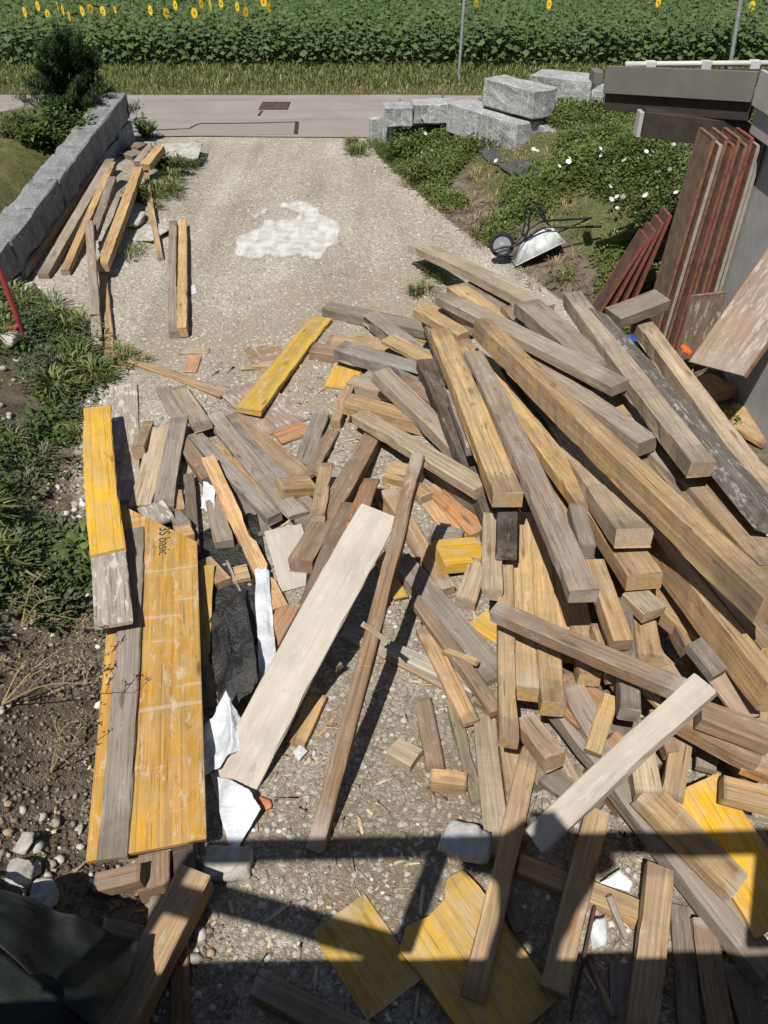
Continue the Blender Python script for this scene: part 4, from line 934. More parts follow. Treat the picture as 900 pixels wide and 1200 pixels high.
    # lawn behind the wall
    n = 9000; x = -9 + 3.6 * r.random(n); y = 9.6 + 6.5 * r.random(n); k = fbm(x * 1.3, y * 1.3 + 9) > .42; x, y = x[k], y[k]; L = .03 + .04 * r.random(len(x))
    leaf_cloud('lawn_grass', ['grass', 'leaf'], np.stack([x, y, terr(x, y)], -1), L, L * .12 + .003, r.random(len(x)) * 6.28, .4 + .9 * r.random(len(x)), mat_i=r.integers(0, 2, len(x)))
weeds()
def dead_weed(label, bx, by, tips, seed):
    p = at_z(bx, by, .45)
    for _ in range(10): p = at_z(bx, by, float(terr(p[0], p[1])))
    root = empty('dry_weed', p); tag(root, label, 'weed', kind='thing'); r = random.Random(seed); bm = bmesh.new(); ends = []
    for (px, py, z) in tips:
        q = Vector(at_z(px, py, p[2] + z) - p); m = q * .5 + Vector((0, 0, .08)); P = arc([(0, 0, 0), tuple(m), tuple(q)], 5); bm_tube(bm, P, [.006 - .004 * k / (len(P) - 1) for k in range(len(P))], 5)
        for k in range(7):
            b = P[r.randrange(3, len(P))]; e = b + Vector((r.uniform(-.12, .14), r.uniform(-.1, .1), r.uniform(.0, .10))); bm_tube(bm, [b, (b + e) / 2 + Vector((0, 0, .01)), e], [.003, .0025, .0015], 4); ends.append(e)
    from_bm('stalks', bm, ['dry'], root)
    n = 9; B = np.array([tuple(e) for e in ends for _ in range(n)]) + np.random.default_rng(seed).normal(0, .014, (len(ends) * n, 3)); rr = np.random.default_rng(seed + 1)
    leaf_cloud('foliage', ['leaf_grey', 'dry'], B, .014 + .022 * rr.random(len(B)), .007 + .008 * rr.random(len(B)), rr.random(len(B)) * 6.28, rr.random(len(B)) * 1.3, mat_i=rr.integers(0, 2, len(B)), kind=None, parent=root)  # these are the seed heads on the stalk ends
dead_weed('dry branching weed leaning over the soil to the stamped panel', 2, 826, [(88, 772, .22), (112, 800, .28), (60, 750, .15), (104, 745, .2)], 3)
dead_weed('pale straggly weed beside the whitewashed board', 25, 735, [(70, 700, .2), (92, 726, .25), (52, 668, .2)], 4)
dead_weed('dead brown stalk in the soil nearest the stamped panel', 60, 905, [(98, 868, .2), (85, 840, .15)], 5)
# white bindweed-like flowers on the bank
def flower_proto():
    bm = bmesh.new(); n = 10; c = bm.verts.new((0, 0, -.012)); ring = [bm.verts.new((math.cos(2 * math.pi * k / n) * (.045 if k % 2 else .038), math.sin(2 * math.pi * k / n) * (.045 if k % 2 else .038), .014)) for k in range(n)]
    for k in range(n): bm.faces.new((c, ring[k], ring[(k + 1) % n]))
    bmesh.ops.solidify(bm, geom=bm.faces[:], thickness=.003)
    me_o = from_bm('white_flower', bm, ['white_petal']); return me_o
fl = [(473,174),(625,175.5),(630,177),(703,174),(708,177),(705,182),(667,186),(676,181),(757,178),(764,177),(732,188),(771,202),(785,199),(715,219),(793,226),(784,228.5),(757,229.5),(716,234),(723,231),(723,245),(666,190),(684,156),(677,165),(803,170),(789,170),(811,181),(821,191),(730,231),(568,180),(582,189),(498,157),(655,195)]
f0 = None
for k, (px, py) in enumerate(fl):
    z = .9
    for _ in range(20): p = at_z(px, py, z); z = .5 * z + .5 * (float(terr(p[0], p[1])) + .25)
    o = flower_proto() if f0 is None else f0.copy()
    if f0 is None: f0 = o; tag(o, 'small white trumpet flower among green leaves on the bank', 'flower', 'white flowers on the bank', 'thing')
    else: COL.objects.link(o)
    o.location = p; o.rotation_euler = (.5 + .35 * random.random(), random.uniform(-.3, .3), random.random() * 6); s_ = random.uniform(.75, 1.1); o.scale = (s_, s_, s_)
# ================================================================ sunflower field
def field():
    r = np.random.default_rng(5)
    protos = []
    for v in range(5):
        H = 1.12 + .2 * r.random(); nl = 17; LV = []; LF = []
        zz = H * (.22 + .78 * np.linspace(0, 1, nl) ** .9)
        for q in range(nl):
            a = q * 2.4 + r.random() * .5; el = np.interp(q / nl, [0, 1], [-.1, .5]) + r.normal(0, .15); Lf = np.interp(q / nl, [0, .5, 1], [.2, .27, .13]) * (.85 + .3 * r.random()); W = Lf * .85
            b = np.array([np.cos(a), np.sin(a), 0]) * (.10 if q < nl - 2 else .03) + [0, 0, zz[q]]; d = np.array([np.cos(a) * np.cos(el), np.sin(a) * np.cos(el), np.sin(el)]); s = np.array([-np.sin(a), np.cos(a), 0])
            k = len(LV); tip = b + d * Lf - [0, 0, .35 * Lf]; sh = b + d * Lf * .3; 
            LV += [b, sh + s * W * .5 - [0, 0, .04], sh + [0, 0, .025], sh - s * W * .5 - [0, 0, .04], tip]
            LF += [[k, k + 2, k + 1], [k + 1, k + 2, k + 4], [k, k + 3, k + 2], [k + 3, k + 4, k + 2]]
        k = len(LV)  # stem: three-sided
        for z in (0, H): LV += [np.array([.014 * np.cos(t), .014 * np.sin(t), z]) for t in (0, 2.1, 4.2)]
        SF = []
        for t in range(3):
            a, b = k + t, k + (t + 1) % 3; SF += [[a, b, b + 3], [a, b + 3, a + 3]]
        # bud
        protos.append((np.array(LV), np.array(LF + SF), np.array([0] * len(LF) + [1] * len(SF))))
    rows = np.arange(25.15, 38, .62); AV = []; AF = []; AM = []; off = 0
    for y in rows:
        xs = np.arange(-19, 19, .25); xs = xs + r.normal(0, .05, len(xs)); ys = y + r.normal(0, .07, len(xs))
        if y > 30: xs, ys = xs[::1], ys[::1]
        w = r.integers(0, 5, len(xs)); sc = (.74 + .40 * r.random(len(xs))); a = r.random(len(xs)) * 6.283
        for v in range(5):
            m = w == v; V, Fc, mi = protos[v]; n = m.sum(); ca, sa = np.cos(a[m])[:, None], np.sin(a[m])[:, None]
            X = (V[None, :, 0] * ca - V[None, :, 1] * sa) * sc[m][:, None] + xs[m][:, None]; Y = (V[None, :, 0] * sa + V[None, :, 1] * ca) * sc[m][:, None] + ys[m][:, None]; Z = V[None, :, 2] * sc[m][:, None] - .02
            AV.append(np.stack([X, Y, Z], -1).reshape(-1, 3)); AF.append((Fc[None] + (np.arange(n) * len(V))[:, None, None]).reshape(-1, 3) + off); AM.append(np.tile(mi, n)); off += n * len(V)
    o = from_np('sunflower_field', np.concatenate(AV), np.concatenate(AF), ['sun_leaf', 'stalk'], matidx=np.concatenate(AM)); tag(o, kind='stuff')
field()
def bloom():
    root = empty('sunflower')
    bm = bmesh.new(); bm_tube(bm, [(0, 0, 0), (0, .0, 1.2), (0, -.03, 1.28)], .013, 6); from_bm('stem', bm, ['stalk'], root)
    bm = bmesh.new(); n = 18
    for k in range(n):
        a = 2 * math.pi * k / n; c, s = math.cos(a), math.sin(a); w = .16
        p = [(.03, -.006, 0), (.085, -.026, .004), (.15, 0, -.004), (.085, .026, .004)]
        vs = [bm.verts.new((c * x - s * y, -.02 + (k % 2) * .004, s * x + c * y)) for x, y, _ in p]; bm.faces.new(vs)
    pt = from_bm('petals', bm, ['petal'], root); pt.location = (0, -.05, 1.30)
    bm = bmesh.new(); bmesh.ops.create_uvsphere(bm, u_segments=14, v_segments=8, radius=.058, matrix=Matrix.Diagonal((1, .35, 1, 1))); d = from_bm('flower_disc', bm, ['disc'], root, True); d.location = (0, -.055, 1.30)
    return root
sf0 = None
for (px, py) in [(45,7),(69,8),(75,12),(83,19),(56,17),(30,14),(97,13),(105,10),(121,13),(136,12),(206,6),(235,4),(248,6),(259,4),(278,8),(309,2),(315,9),(644,5),(882,7),(228,15),(177,12),(194,15),(287,14),(557,4),(772,3)]:
    D = 25.3 + max(0, (20 - py)) * .11; p = at_y(px, py, D); zt = min(p[2], 1.62)
    if sf0 is None: o = sf0 = bloom(); tag(o, 'yellow sunflower in bloom above the green field', 'sunflower', 'sunflowers in bloom in the field', 'thing'); o.location = (p[0], D, zt - 1.30)
    else:
        o = sf0.copy(); COL.objects.link(o)
        for ch in sf0.children: c = ch.copy(); COL.objects.link(c); c.parent = o
        o.location = (p[0], D, zt - 1.30)
    o.rotation_euler = (0, 0, random.uniform(-1.0, 1.0)); s_ = random.uniform(.45, .72); o.scale = (s_, s_, 1)
# ================================================================ posts
def street_post(px, py, ptx, pty, label, r):
    b = at_z(px, py, 0); b[2] = -.02; root = empty('street_post', b); tag(root, label, 'post', kind='thing')
    t = at_y(ptx, pty, b[1]); d = t - b; d = d * (3.2 / d[2])
    bm = bmesh.new(); bm_tube(bm, [(0, 0, 0), tuple(d)], r, 12); from_bm('pole', bm, ['steel'], root)
    bm = bmesh.new(); bm_tube(bm, [(0, 0, 0), tuple(d * .05)], r * 1.35, 12); from_bm('ground_sleeve', bm, ['steel'], root)
    bm = bmesh.new(); bm_tube(bm, [tuple(d), tuple(d * 1.01)], r * 1.15, 12); from_bm('cap', bm, ['tar'], root)
street_post(537, 96, 544, 0, 'slender grey steel post on the grass verge by the granite blocks', .04)
street_post(853, 92, 863, 30, 'thicker grey steel post standing behind the flat shed roof', .055)
# ================================================================ granite
def stone_block(name, L, W, H, seed, mat='granite', rough=.02, parent=None, cuts=3):
    r = random.Random(seed); bm = bmesh.new(); bmesh.ops.create_cube(bm, size=1, matrix=Matrix.Diagonal((L, W, H, 1)))
    bmesh.ops.bevel(bm, geom=bm.edges[:], offset=.018, segments=1, affect='EDGES')
    bmesh.ops.subdivide_edges(bm, edges=[e for e in bm.edges if e.calc_length() > .12], cuts=cuts, use_grid_fill=True)
    for v in bm.verts:
        n = float(fbm(v.co.x * 5 + seed, v.co.y * 5 + v.co.z * 7)) - .47
        v.co += v.normal * n * rough * 3 + Vector((r.uniform(-1, 1), r.uniform(-1, 1), r.uniform(-1, 1))) * rough * .3
    return from_bm(name, bm, [mat], parent)
# the wall, far end to near end
wall = empty('granite_wall', (-5.1, 16.6, 0)); tag(wall, 'long stepped granite block wall with rough split faces beside the drive', 'wall', kind='thing')
far, near = at_z(135, 108, 1.12), at_z(-6, 281, .62)
dirw = near - far; Lw = np.linalg.norm(dirw[:2]); n_ = 7
angw = math.atan2(dirw[1], dirw[0])
for k in range(n_):
    s0, s1 = k / (n_ - 1.0), (k + 1) / (n_ - 1.0)
    c = far + dirw * ((s0 + s1) / 2); l = Lw / (n_ - 1) - .02
    H = .42
    b = stone_block('block', l, .42 + .02 * (k % 2), H, 20 + k, 'wall_granite', parent=wall, rough=.030)
    b.matrix_parent_inverse = Matrix(); b.location = (c[0] + 5.1, c[1] - 16.6, c[2] - H / 2); b.rotation_euler = (0, math.atan2(-dirw[2], Lw) * 1, angw)
    zb = c[2] - H; 
    if zb > .1:
        b = stone_block('block', l * .97, .44, zb + .15, 40 + k, 'wall_granite', parent=wall, rough=.036)
        b.location = (c[0] + 5.1, c[1] - 16.6, (zb + .15) / 2 - .17); b.rotation_euler = (0, 0, angw)
def quarry(a, b, zt, W, H, seed, label, pitch=0):
    A, B = at_z(*a, zt), at_z(*b, zt); d = B - A; L = float(np.linalg.norm(d[:2])); ang = math.atan2(d[1], d[0])
    c = (A + B) / 2; o = stone_block('granite_block', L, W, H, seed); o.location = (c[0], c[1], zt - H / 2); o.rotation_euler = (0, pitch, ang); tag(o, label, 'granite block', 'loose granite blocks by the road', 'thing'); return o
quarry((450,123), (482,122), .93, .45, .34, 61, 'small granite block at the drive end of the stacked blocks')
quarry((484,119), (534,118), .97, .5, .34, 62, 'pale topped granite block beside the end block of the stack')
quarry((448,137), (534,135), .58, .5, .62, 63, 'granite base block beneath the end blocks behind wooden stakes')
quarry((540,117), (622,143), 1.10, .6, .5, 64, 'long granite block sloping down to the black weed cloth')
quarry((580,89), (640,105), 1.58, .5, .43, 65, 'big squared granite block lying on top of the long one')
quarry((628,84), (700,91), 1.6, .62, .55, 66, 'long granite block behind the big squared one')
quarry((682,99), (716,103), 1.45, .6, .5, 67, 'granite block half hidden by the shed roof')
quarry((636,140), (664,152), 1.05, .5, .45, 68, 'granite block tucked beneath the big squared one')
for k, (a, h, lab) in enumerate((((440,170), .55, 'slim upright granite slab nearest the drive'), ((469,172), .55, 'slim upright granite slab in the bank greenery'))):
    p = at_z(*a, .0); o = stone_block('granite_slab', .26, .12, h, 80 + k); o.location = (p[0], p[1], h / 2 - .03); o.rotation_euler = (.08, 0, .3 - k * .2); tag(o, lab, 'granite slab', kind='thing')
for k, (a, lab) in enumerate((((468,160), 'wooden stake nearest the drive against the granite base block'), ((492,158), 'short wooden stake in the middle of the granite base block'), ((516,160), 'tallest wooden stake against the granite base block'))):
    p = at_z(*a, .0); h = (.75, .6, 1.0)[k]; me = timber_mesh('wooden_stake', h, .07, .05, 300 + k); o = link('wooden_stake', me, None, ['grey_wood', 'end']); o.color = (*COLS['dgrey'], 1); o.location = (p[0], p[1] - .12, h / 2); o.rotation_euler = (0, -math.pi / 2, 0); tag(o, lab, 'stake', 'stakes against the granite blocks', 'thing')
for k, (a, b, lab) in enumerate((((462,145), (530,143), 'weathered board held by stakes before the granite base block'),)):
    A, B = at_z(*a, .45), at_z(*b, .45); L = float(np.linalg.norm(B - A)); me = timber_mesh('plank', L, .22, .03, 320); o = link('plank', me, None, ['grey_wood', 'end']); o.color = (*COLS['dgrey'], 1); c = (A + B) / 2; o.location = (c[0], c[1] - .3, .36); o.rotation_euler = (math.pi / 2, 0, math.atan2(*(B - A)[1::-1])); tag(o, lab, 'plank', kind='thing')
# flat stones near the wall
def rock(name, px, py, z, size, seed, mat, label, cat, group=None, rz=0):
    V, Fc = ico(4); r = np.random.default_rng(seed)
    V = np.sign(V) * np.abs(V) ** .5
    for _ in range(11):                                     # knock flat faces off
        n = r.normal(size=3); n /= np.linalg.norm(n); h = .62 + .35 * r.random(); q = V @ n; V = V - np.where(q > h, q - h, 0)[:, None] * n
    V = V / np.abs(V).max(0); V = V * (1 + (fbm(V[:, 0] * 4 + seed, V[:, 1] * 4 + V[:, 2] * 3, 5) - .47)[:, None] * .22) * np.array(size) / 2
    o = from_np(name, V, Fc, [mat]); p = at_z(px, py, z); o.location = (p[0], p[1], float(terr(p[0], p[1])) + size[2] * .38); o.rotation_euler = (0, 0, rz); tag(o, label, cat, group, 'thing'); return o
rock('concrete_chunk', 543, 987, .1, (.30, .27, .20), 5, 'concrete', 'rough grey concrete chunk on the ground by the broken panel', 'concrete chunk')
rock('stone_slab', 176, 276, .0, (.62, .75, .10), 6, 'stone', 'flat pale stone slab under the slender tan timber', 'stone')
rock('stone_slab', 156, 268, .0, (.35, .7, .09), 7, 'stone', 'smaller flat stone beside the straw timber by the weeds', 'stone')
rock('brick_chip', 311, 943, .0, (.07, .10, .04), 8, 'brick', 'red brick chip on the gravel by the white sheeting', 'brick chip', rz=.4)
rock('field_stone', 268, 1012, .05, (.26, .2, .16), 9, 'stone', 'rounded brown stone beneath the white sheeting tip', 'stone')
rock('field_stone', 215, 190, .0, (.9, 1.1, .22), 14, 'stone', 'big sandy boulder at the road end of the drive by the wall', 'boulder')
for k, (px, py, s) in enumerate(((8,1000,.14),(20,990,.09),(40,1030,.16),(12,960,.10),(30,1042,.10),(68,925,.05),(30,332,.22),(15,420,.25))):
    rock('field_stone', px, py, .55 if py > 600 else .2, (s, s * 1.1, s * .7), 30 + k, 'stone', ['pale stone in dark soil level with the panel end', 'small pale stone behind another in the dark soil', 'crumbly white stone closest to the green tarp', 'pale stone in dark soil farther from the tarp', 'small white stone against the green tarp edge', 'tiny white pebble alone in the dark soil', 'flat pale stone under the near end of the wall timbers', 'flat pale stone beneath the red steel trestle'][k], 'stone', 'stones on the bank' )
# ================================================================ shrubs
def pine():
    b = np.array([-5.78, 16.2, .42]); root = empty('pine_bush', b); tag(root, 'dark green bushy mountain pine behind the granite wall', 'pine', kind='thing')
    r = np.random.default_rng(21); bm = bmesh.new(); bm_tube(bm, [(0, 0, -.1), (.03, .02, .5), (-.05, 0, 1.1), (-.1, .05, 1.65)], [.05, .045, .03, .012], 8)
    br = []
    for k in range(72):
        h = .08 + 1.35 * r.random() ** 1.3; a = r.random() * 6.28; l = (1.12 - .55 * h) * (.6 + .5 * r.random()); p0 = np.array([-.05 * h, 0, h * .85]); p1 = p0 + [np.cos(a) * l, np.sin(a) * l, .25 + .3 * r.random()]
        pm = (p0 + p1) / 2 + [0, 0, -.08]; bm_tube(bm, [tuple(p0), tuple(pm), tuple(p1)], [.014, .010, .005], 5); br.append((p0, pm, p1))
    br.append((np.array([-.05, 0, 1.0]), np.array([-.08, .02, 1.35]), np.array([-.1, .05, 1.75])))
    from_bm('trunk', bm, ['bark'], root)
    bs = []; az = []; el = []
    for p0, pm, p1 in br:
        n = 620; t = r.random(n) ** .7; q = (1 - t)[:, None] ** 2 * p0 + (2 * t * (1 - t))[:, None] * pm + (t ** 2)[:, None] * p1
        q = q + r.normal(0, .045, (n, 3)); bs.append(q); az.append(r.random(n) * 6.28); el.append(.2 + .9 * r.random(n))
    bs = np.concatenate(bs); L = .07 + .06 * r.random(len(bs)); o = leaf_cloud('crown', ['needle'], bs, L, L * .14, np.concatenate(az), np.concatenate(el), droop=.02, kind=None, parent=root)
pine()
def shrub(name, px, py, z, R, H, n, mats, label, seed, Lr=(.05, .05), cat='shrub', asp=.45):
    p = at_z(px, py, z); p[2] = float(terr(p[0], p[1])); root = empty(name, p); tag(root, label, cat, kind='thing'); r = np.random.default_rng(seed)
    bm = bmesh.new(); tips = []
    for k in range(22):
        a = r.random() * 6.28; rr = R * r.random() ** .6; t = (math.cos(a) * rr, math.sin(a) * rr, H * (.5 + .5 * r.random()) * (1 - .4 * rr / R)); tips.append(t); bm_tube(bm, [(0, 0, -.03), (t[0] * .35, t[1] * .35, t[2] * .55), t], [.01, .007, .003], 5)
    from_bm('stems', bm, ['bark'], root)
    i = r.integers(0, len(tips), n); T_ = np.array(tips)[i]; s = (.25 + .75 * r.random(n))[:, None]; b = T_ * s + r.normal(0, R * .11, (n, 3)); b[:, 2] = np.abs(b[:, 2])
    L = Lr[0] + Lr[1] * r.random(n); leaf_cloud('foliage', mats, b, L, L * asp, r.random(n) * 6.28, r.random(n) * 1.2 - .1, mat_i=r.integers(0, len(mats), n), kind=None, parent=root)
shrub('garden_shrub', 62, 160, .8, .65, .75, 2600, ['leaf', 'leaf_bright'], 'low green leafy shrub in front of the pine behind the wall', 31, (.07, .08))
shrub('garden_shrub', 25, 165, .75, .4, .5, 1200, ['leaf_grey', 'leaf_bright', 'leaf'], 'small pale green shrub at the frame edge beside the pine', 32)
shrub('weed_bush', 172, 163, .0, .26, .6, 900, ['leaf_bright'], 'fresh green weed bush beyond the end of the granite wall', 33, (.06, .05))
shrub('weed_bush', 195, 208, .0, .42, .35, 1400, ['leaf', 'grass'], 'low weed bush by the slender tan timber and boulder', 34)
shrub('weed_bush', 165, 248, .0, .22, .25, 700, ['leaf', 'leaf_bright'], 'dark leafy weed under the straw and slender timbers', 35)
shrub('dock_plant', 82, 618, .35, .18, .18, 60, ['leaf_bright'], 'broad leaved dock plant beside the long yellow board', 36, (.12, .1), 'plant')
shrub('bank_bush', 490, 178, .2, .75, .45, 2600, ['bank_leaf', 'bank_bright'], 'low spreading green bush at the drive corner of the bank', 37)
shrub('bank_bush', 505, 200, .2, .6, .3, 2000, ['bank_leaf', 'grass'], 'second low bush just below the bush at the bank corner', 38)
# ================================================================ sheets and tarp
def sheet(name, corners, mat, label, cat, amp=.03, n=26, seed=1, drape=None, parent=None):
    """corners: four (px,py,z) in order round the sheet."""
    C = [at_z(*c) for c in corners]; r = np.random.default_rng(seed); u, v = np.meshgrid(np.linspace(0, 1, n), np.linspace(0, 1, n), indexing='ij'); u_, v_ = u[..., None], v[..., None]
    if drape is not None:
        for c_ in C:
            for _ in range(12): q = at_z(*proj(c_), float(terr(c_[0], c_[1])) + drape); c_[:] = q
    P = (1 - u_) * (1 - v_) * C[0] + u_ * (1 - v_) * C[1] + u_ * v_ * C[2] + (1 - u_) * v_ * C[3]
    wx, wy = P[..., 0] * 2.2, P[..., 1] * 2.2; a1 = fbm(wx * 1.6 + seed, wy * 1.3, 3) - .45; a2 = .25 - np.abs(fbm(wx * 2.2 + seed * 3, wy * 1.1 + wx * .9, 3) - .47)
    P[..., 2] += amp * (a1 * 2.2 + a2 * 3); P[..., 0] += amp * .6 * (fbm(u * 4, v * 4 + seed) - .47); P[..., 1] += amp * .6 * (fbm(u * 4 + 9, v * 4 + seed) - .47)
    g = terr(P[..., 0], P[..., 1]) + .008
    if drape is not None: P[..., 2] = g + drape + amp * (a1 * 1.2 + a2 * 2)
    P[..., 2] = np.maximum(P[..., 2], g)
    V = P.reshape(-1, 3); i, j = np.meshgrid(np.arange(n - 1), np.arange(n - 1), indexing='ij'); a = (i * n + j).ravel(); Fc = np.stack([a, a + n, a + n + 1, a + 1], -1)
    o = from_np(name, V, Fc, [mat], smooth=True)
    md = o.modifiers.new('thick', 'SOLIDIFY'); md.thickness = .004; md.offset = 0
    if label: tag(o, label, cat, kind='thing')
    return o
sheet('plastic_sheet', [(218,632,.0), (300,600,.0), (330,740,.0), (232,800,.0)], 'sheet_black', 'black crumpled membrane beneath the raw log slab', 'sheeting', .03, 44, 3, drape=.0)
sheet('plastic_sheet', [(240,735,.03), (288,690,.05), (303,800,.16), (262,850,.05)], 'sheet_black', 'black folded membrane beside the narrow ochre strip', 'sheeting', .08, 44, 8)
sheet('plastic_sheet', [(240,568,.10), (253,575,.12), (252,606,.05), (236,600,.04)], 'sheet_white', 'small white sheet corner beside the grey sawn ended timber', 'sheeting', 0.05, 40, 4)
sheet('plastic_sheet', [(298,650,.06), (316,672,.05), (328,815,.08), (304,812,.05)], 'sheet_white', 'white sheet strip below the raw log slab', 'sheeting', 0.05, 40, 5)
sheet('plastic_sheet', [(233,858,.06), (268,815,.22), (300,868,.10), (240,912,.04)], 'sheet_white', 'white sheet fold under the corner of the long white panel', 'sheeting', 0.09, 40, 6)
sheet('plastic_sheet', [(246,905,.02), (292,926,.12), (306,950,.08), (272,1006,.03)], 'sheet_white', 'white sheet tip lying on the gravel by the brick chip', 'sheeting', 0.03, 40, 7)
sheet('paper_scrap', [(343,880,.02), (352,872,.02), (361,880,.02), (350,892,.02)], 'sheet_white', 'torn white paper scrap on gravel below the tan board', 'paper', .008, 8, 9)
sheet('paper_scrap', [(703,1035,.10), (727,1018,.10), (742,1035,.06), (738,1047,.05)], 'sheet_white', 'white torn scrap beside the standing tan plank', 'paper', .01, 8, 10)
sheet('paper_scrap', [(222,335,.01), (229,332,.01), (231,344,.01), (224,346,.01)], 'sheet_white', 'white scrap lying in the shadow of the straw timber', 'paper', .01, 8, 12)
sheet('plastic_foil', [(690,1085,.05), (708,1078,.06), (710,1108,.04), (692,1114,.04)], 'galv', 'crumpled clear foil beside the rusty rod', 'foil', .03, 14, 11)
sheet('tarpaulin', [(-90,1035,.75), (40,1060,.62), (168,1105,.34), (120,1215,.62)], 'tarp_green', 'dark green tarpaulin draped in shade at the near corner', 'tarpaulin', .07, 34, 13)
sheet('tarpaulin', [(-90,1035,.75), (120,1215,.62), (110,1330,.5), (-90,1330,.8)], 'tarp_green', None, None, .05, 24, 14)
bpy.data.objects['tarpaulin.001'].parent = bpy.data.objects['tarpaulin']; bpy.data.objects['tarpaulin.001'].name = 'tarpaulin_fold'
sheet('weed_cloth', [(540,165,.62), (572,158,.75), (612,196,.75), (580,190,.62)], 'weed_cloth', 'black weed cloth patch just below the long granite block', 'weed cloth', .05, 24, 15, drape=.02)
sheet('weed_cloth', [(582,192,.66), (622,178,.84), (642,190,.84), (610,206,.66)], 'weed_cloth', 'lower weed cloth patch among the bank plants', 'weed cloth', .05, 24, 16, drape=.02)
# rusty rod in shade
bm = bmesh.new(); A, B = at_z(697,1063,.1), at_z(668,1197,.05); bm_tube(bm, [tuple(A), tuple((A + B) / 2 + [0, 0, .01]), tuple(B)], .009, 8); tag(from_bm('iron_rod', bm, ['rusty_iron']), 'thin rusty iron rod lying beside the standing tan plank', 'rod', kind='thing')
# ================================================================ red trestle
tr = at_z(26, 392, .32); root = empty('steel_trestle', tr); tag(root, 'red tubular steel trestle standing on the weeds by the wall', 'trestle', kind='thing')
def tl(px, py, dy=0): p = at_y(px, py, tr[1] + dy) - tr; return tuple(p)
for nm, pts, rd in (('leg', [tl(27, 396), tl(20, 372), tl(0, 318), tl(-12, 285)], .030), ('strut', [tl(22, 380), tl(8, 398, -.1), tl(-10, 420, -.2)], .030), ('crossbar', [tl(20, 384), tl(-62, 392)], .026), ('leg', [tl(-70, 404), tl(-62, 378), tl(-42, 322), tl(-30, 288)], .030), ('strut', [tl(-64, 386), tl(-52, 404, -.1), tl(-36, 426, -.2)], .030), ('top_bar', [tl(-12, 285), tl(-34, 287)], .03)):
    bm = bmesh.new(); bm_tube(bm, pts, rd, 12); from_bm(nm, bm, ['red_paint'], root)
# ================================================================ wheelbarrow, tipped upside down
def barrow():
    c = at_z(629, 281, .36); c[2] = float(terr(c[0], c[1]))
    root = empty('wheelbarrow', c); tag(root, 'upturned galvanised wheelbarrow with black tube frame on the bank', 'wheelbarrow', kind='thing')
    root.rotation_euler = (math.radians(-6), math.radians(-3), math.radians(3)); root.location.z += .2; root.scale = (.86, .8, .86)
    # local: x from wheel to handles, z up; the tray is upside down, its deep front towards the wheel
    bm = bmesh.new(); top = [(-.36, -.24, -.24), (.40, -.31, .10), (.40, .31, .10), (-.36, .24, -.24)]; bot = [(-.16, -.15, .16), (.24, -.2, .29), (.24, .2, .29), (-.16, .15, .16)]
    T0 = [bm.verts.new(p) for p in top]; B0 = [bm.verts.new(p) for p in bot]
    for k in range(4): bm.faces.new((T0[k], T0[(k + 1) % 4], B0[(k + 1) % 4], B0[k]))
    bm.faces.new(B0); bmesh.ops.bevel(bm, geom=[e for e in bm.edges if not e.is_boundary], offset=.05, segments=4, affect='EDGES')
    bmesh.ops.solidify(bm, geom=bm.faces[:], thickness=.004); tray = from_bm('tray', bm, ['galv'], root, True)
    bm = bmesh.new(); bm_tube(bm, top + [top[0]], .010, 8, cap=False); from_bm('tray_rim', bm, ['galv'], tray, True)
    for s in (-1, 1):
        bm = bmesh.new(); bm_tube(bm, arc([(-.74, .09 * s, -.02), (-.56, .09 * s, .03), (-.36, .10 * s, .04), (-.2, .13 * s, .14), (-.02, .17 * s, .27), (.14, .2 * s, .325), (.5, .27 * s, .31), (.90, .30 * s, .30)]), .018, 10); h = from_bm('handle_tube', bm, ['black_tube'], root, True)
        bm = bmesh.new(); bm_tube(bm, [(.80, .29 * s, .303), (.96, .305 * s, .30)], .022, 10); from_bm('grip', bm, ['rubber'], h, True)
        bm = bmesh.new(); bm_tube(bm, arc([(-.22, .14 * s, .13), (-.17, .17 * s, .30), (-.17, .19 * s, .48), (-.13, .2 * s, .60), (-.05, .2 * s, .64), (.03, .2 * s, .58), (.10, .2 * s, .42), (.17, .2 * s, .325)]), .016, 10); from_bm('leg', bm, ['black_tube'], root, True)
    bm = bmesh.new(); bm_box(bm, (-.2, 0, .165), (.035, .26, .02)); from_bm('brace', bm, ['black_tube'], root)
    wc = Vector((-.56, 0, .05)); R_ = .20
    bm = bmesh.new(); seg = 32
    prof = [(R_ - .055, -.04), (R_ - .02, -.045), (R_, -.02), (R_, .02), (R_ - .02, .045), (R_ - .055, .04)]
    rings = [[bm.verts.new((r * math.cos(2 * math.pi * k / seg), y, r * math.sin(2 * math.pi * k / seg))) for r, y in prof] for k in range(seg)]
    for k in range(seg):
        for q in range(5): bm.faces.new((rings[k][q], rings[k][q + 1], rings[(k + 1) % seg][q + 1], rings[(k + 1) % seg][q]))
        bm.faces.new((rings[k][5], rings[k][0], rings[(k + 1) % seg][0], rings[(k + 1) % seg][5]))
    w = empty('wheel', wc); w.parent = root; from_bm('tyre', bm, ['rubber'], w, True)
    bm = bmesh.new()
    bmesh.ops.create_cone(bm, cap_ends=True, segments=28, radius1=.145, radius2=.145, depth=.045, matrix=Matrix.Rotation(math.pi / 2, 4, 'X')); bmesh.ops.create_cone(bm, cap_ends=True, segments=16, radius1=.045, radius2=.035, depth=.10, matrix=Matrix.Rotation(math.pi / 2, 4, 'X'))
    bm_tube(bm, [(0, -.1, 0), (0, .1, 0)], .012, 10); from_bm('rim', bm, ['steel'], w)
    w.rotation_euler = (math.radians(-6), 0, math.radians(-8))
barrow()
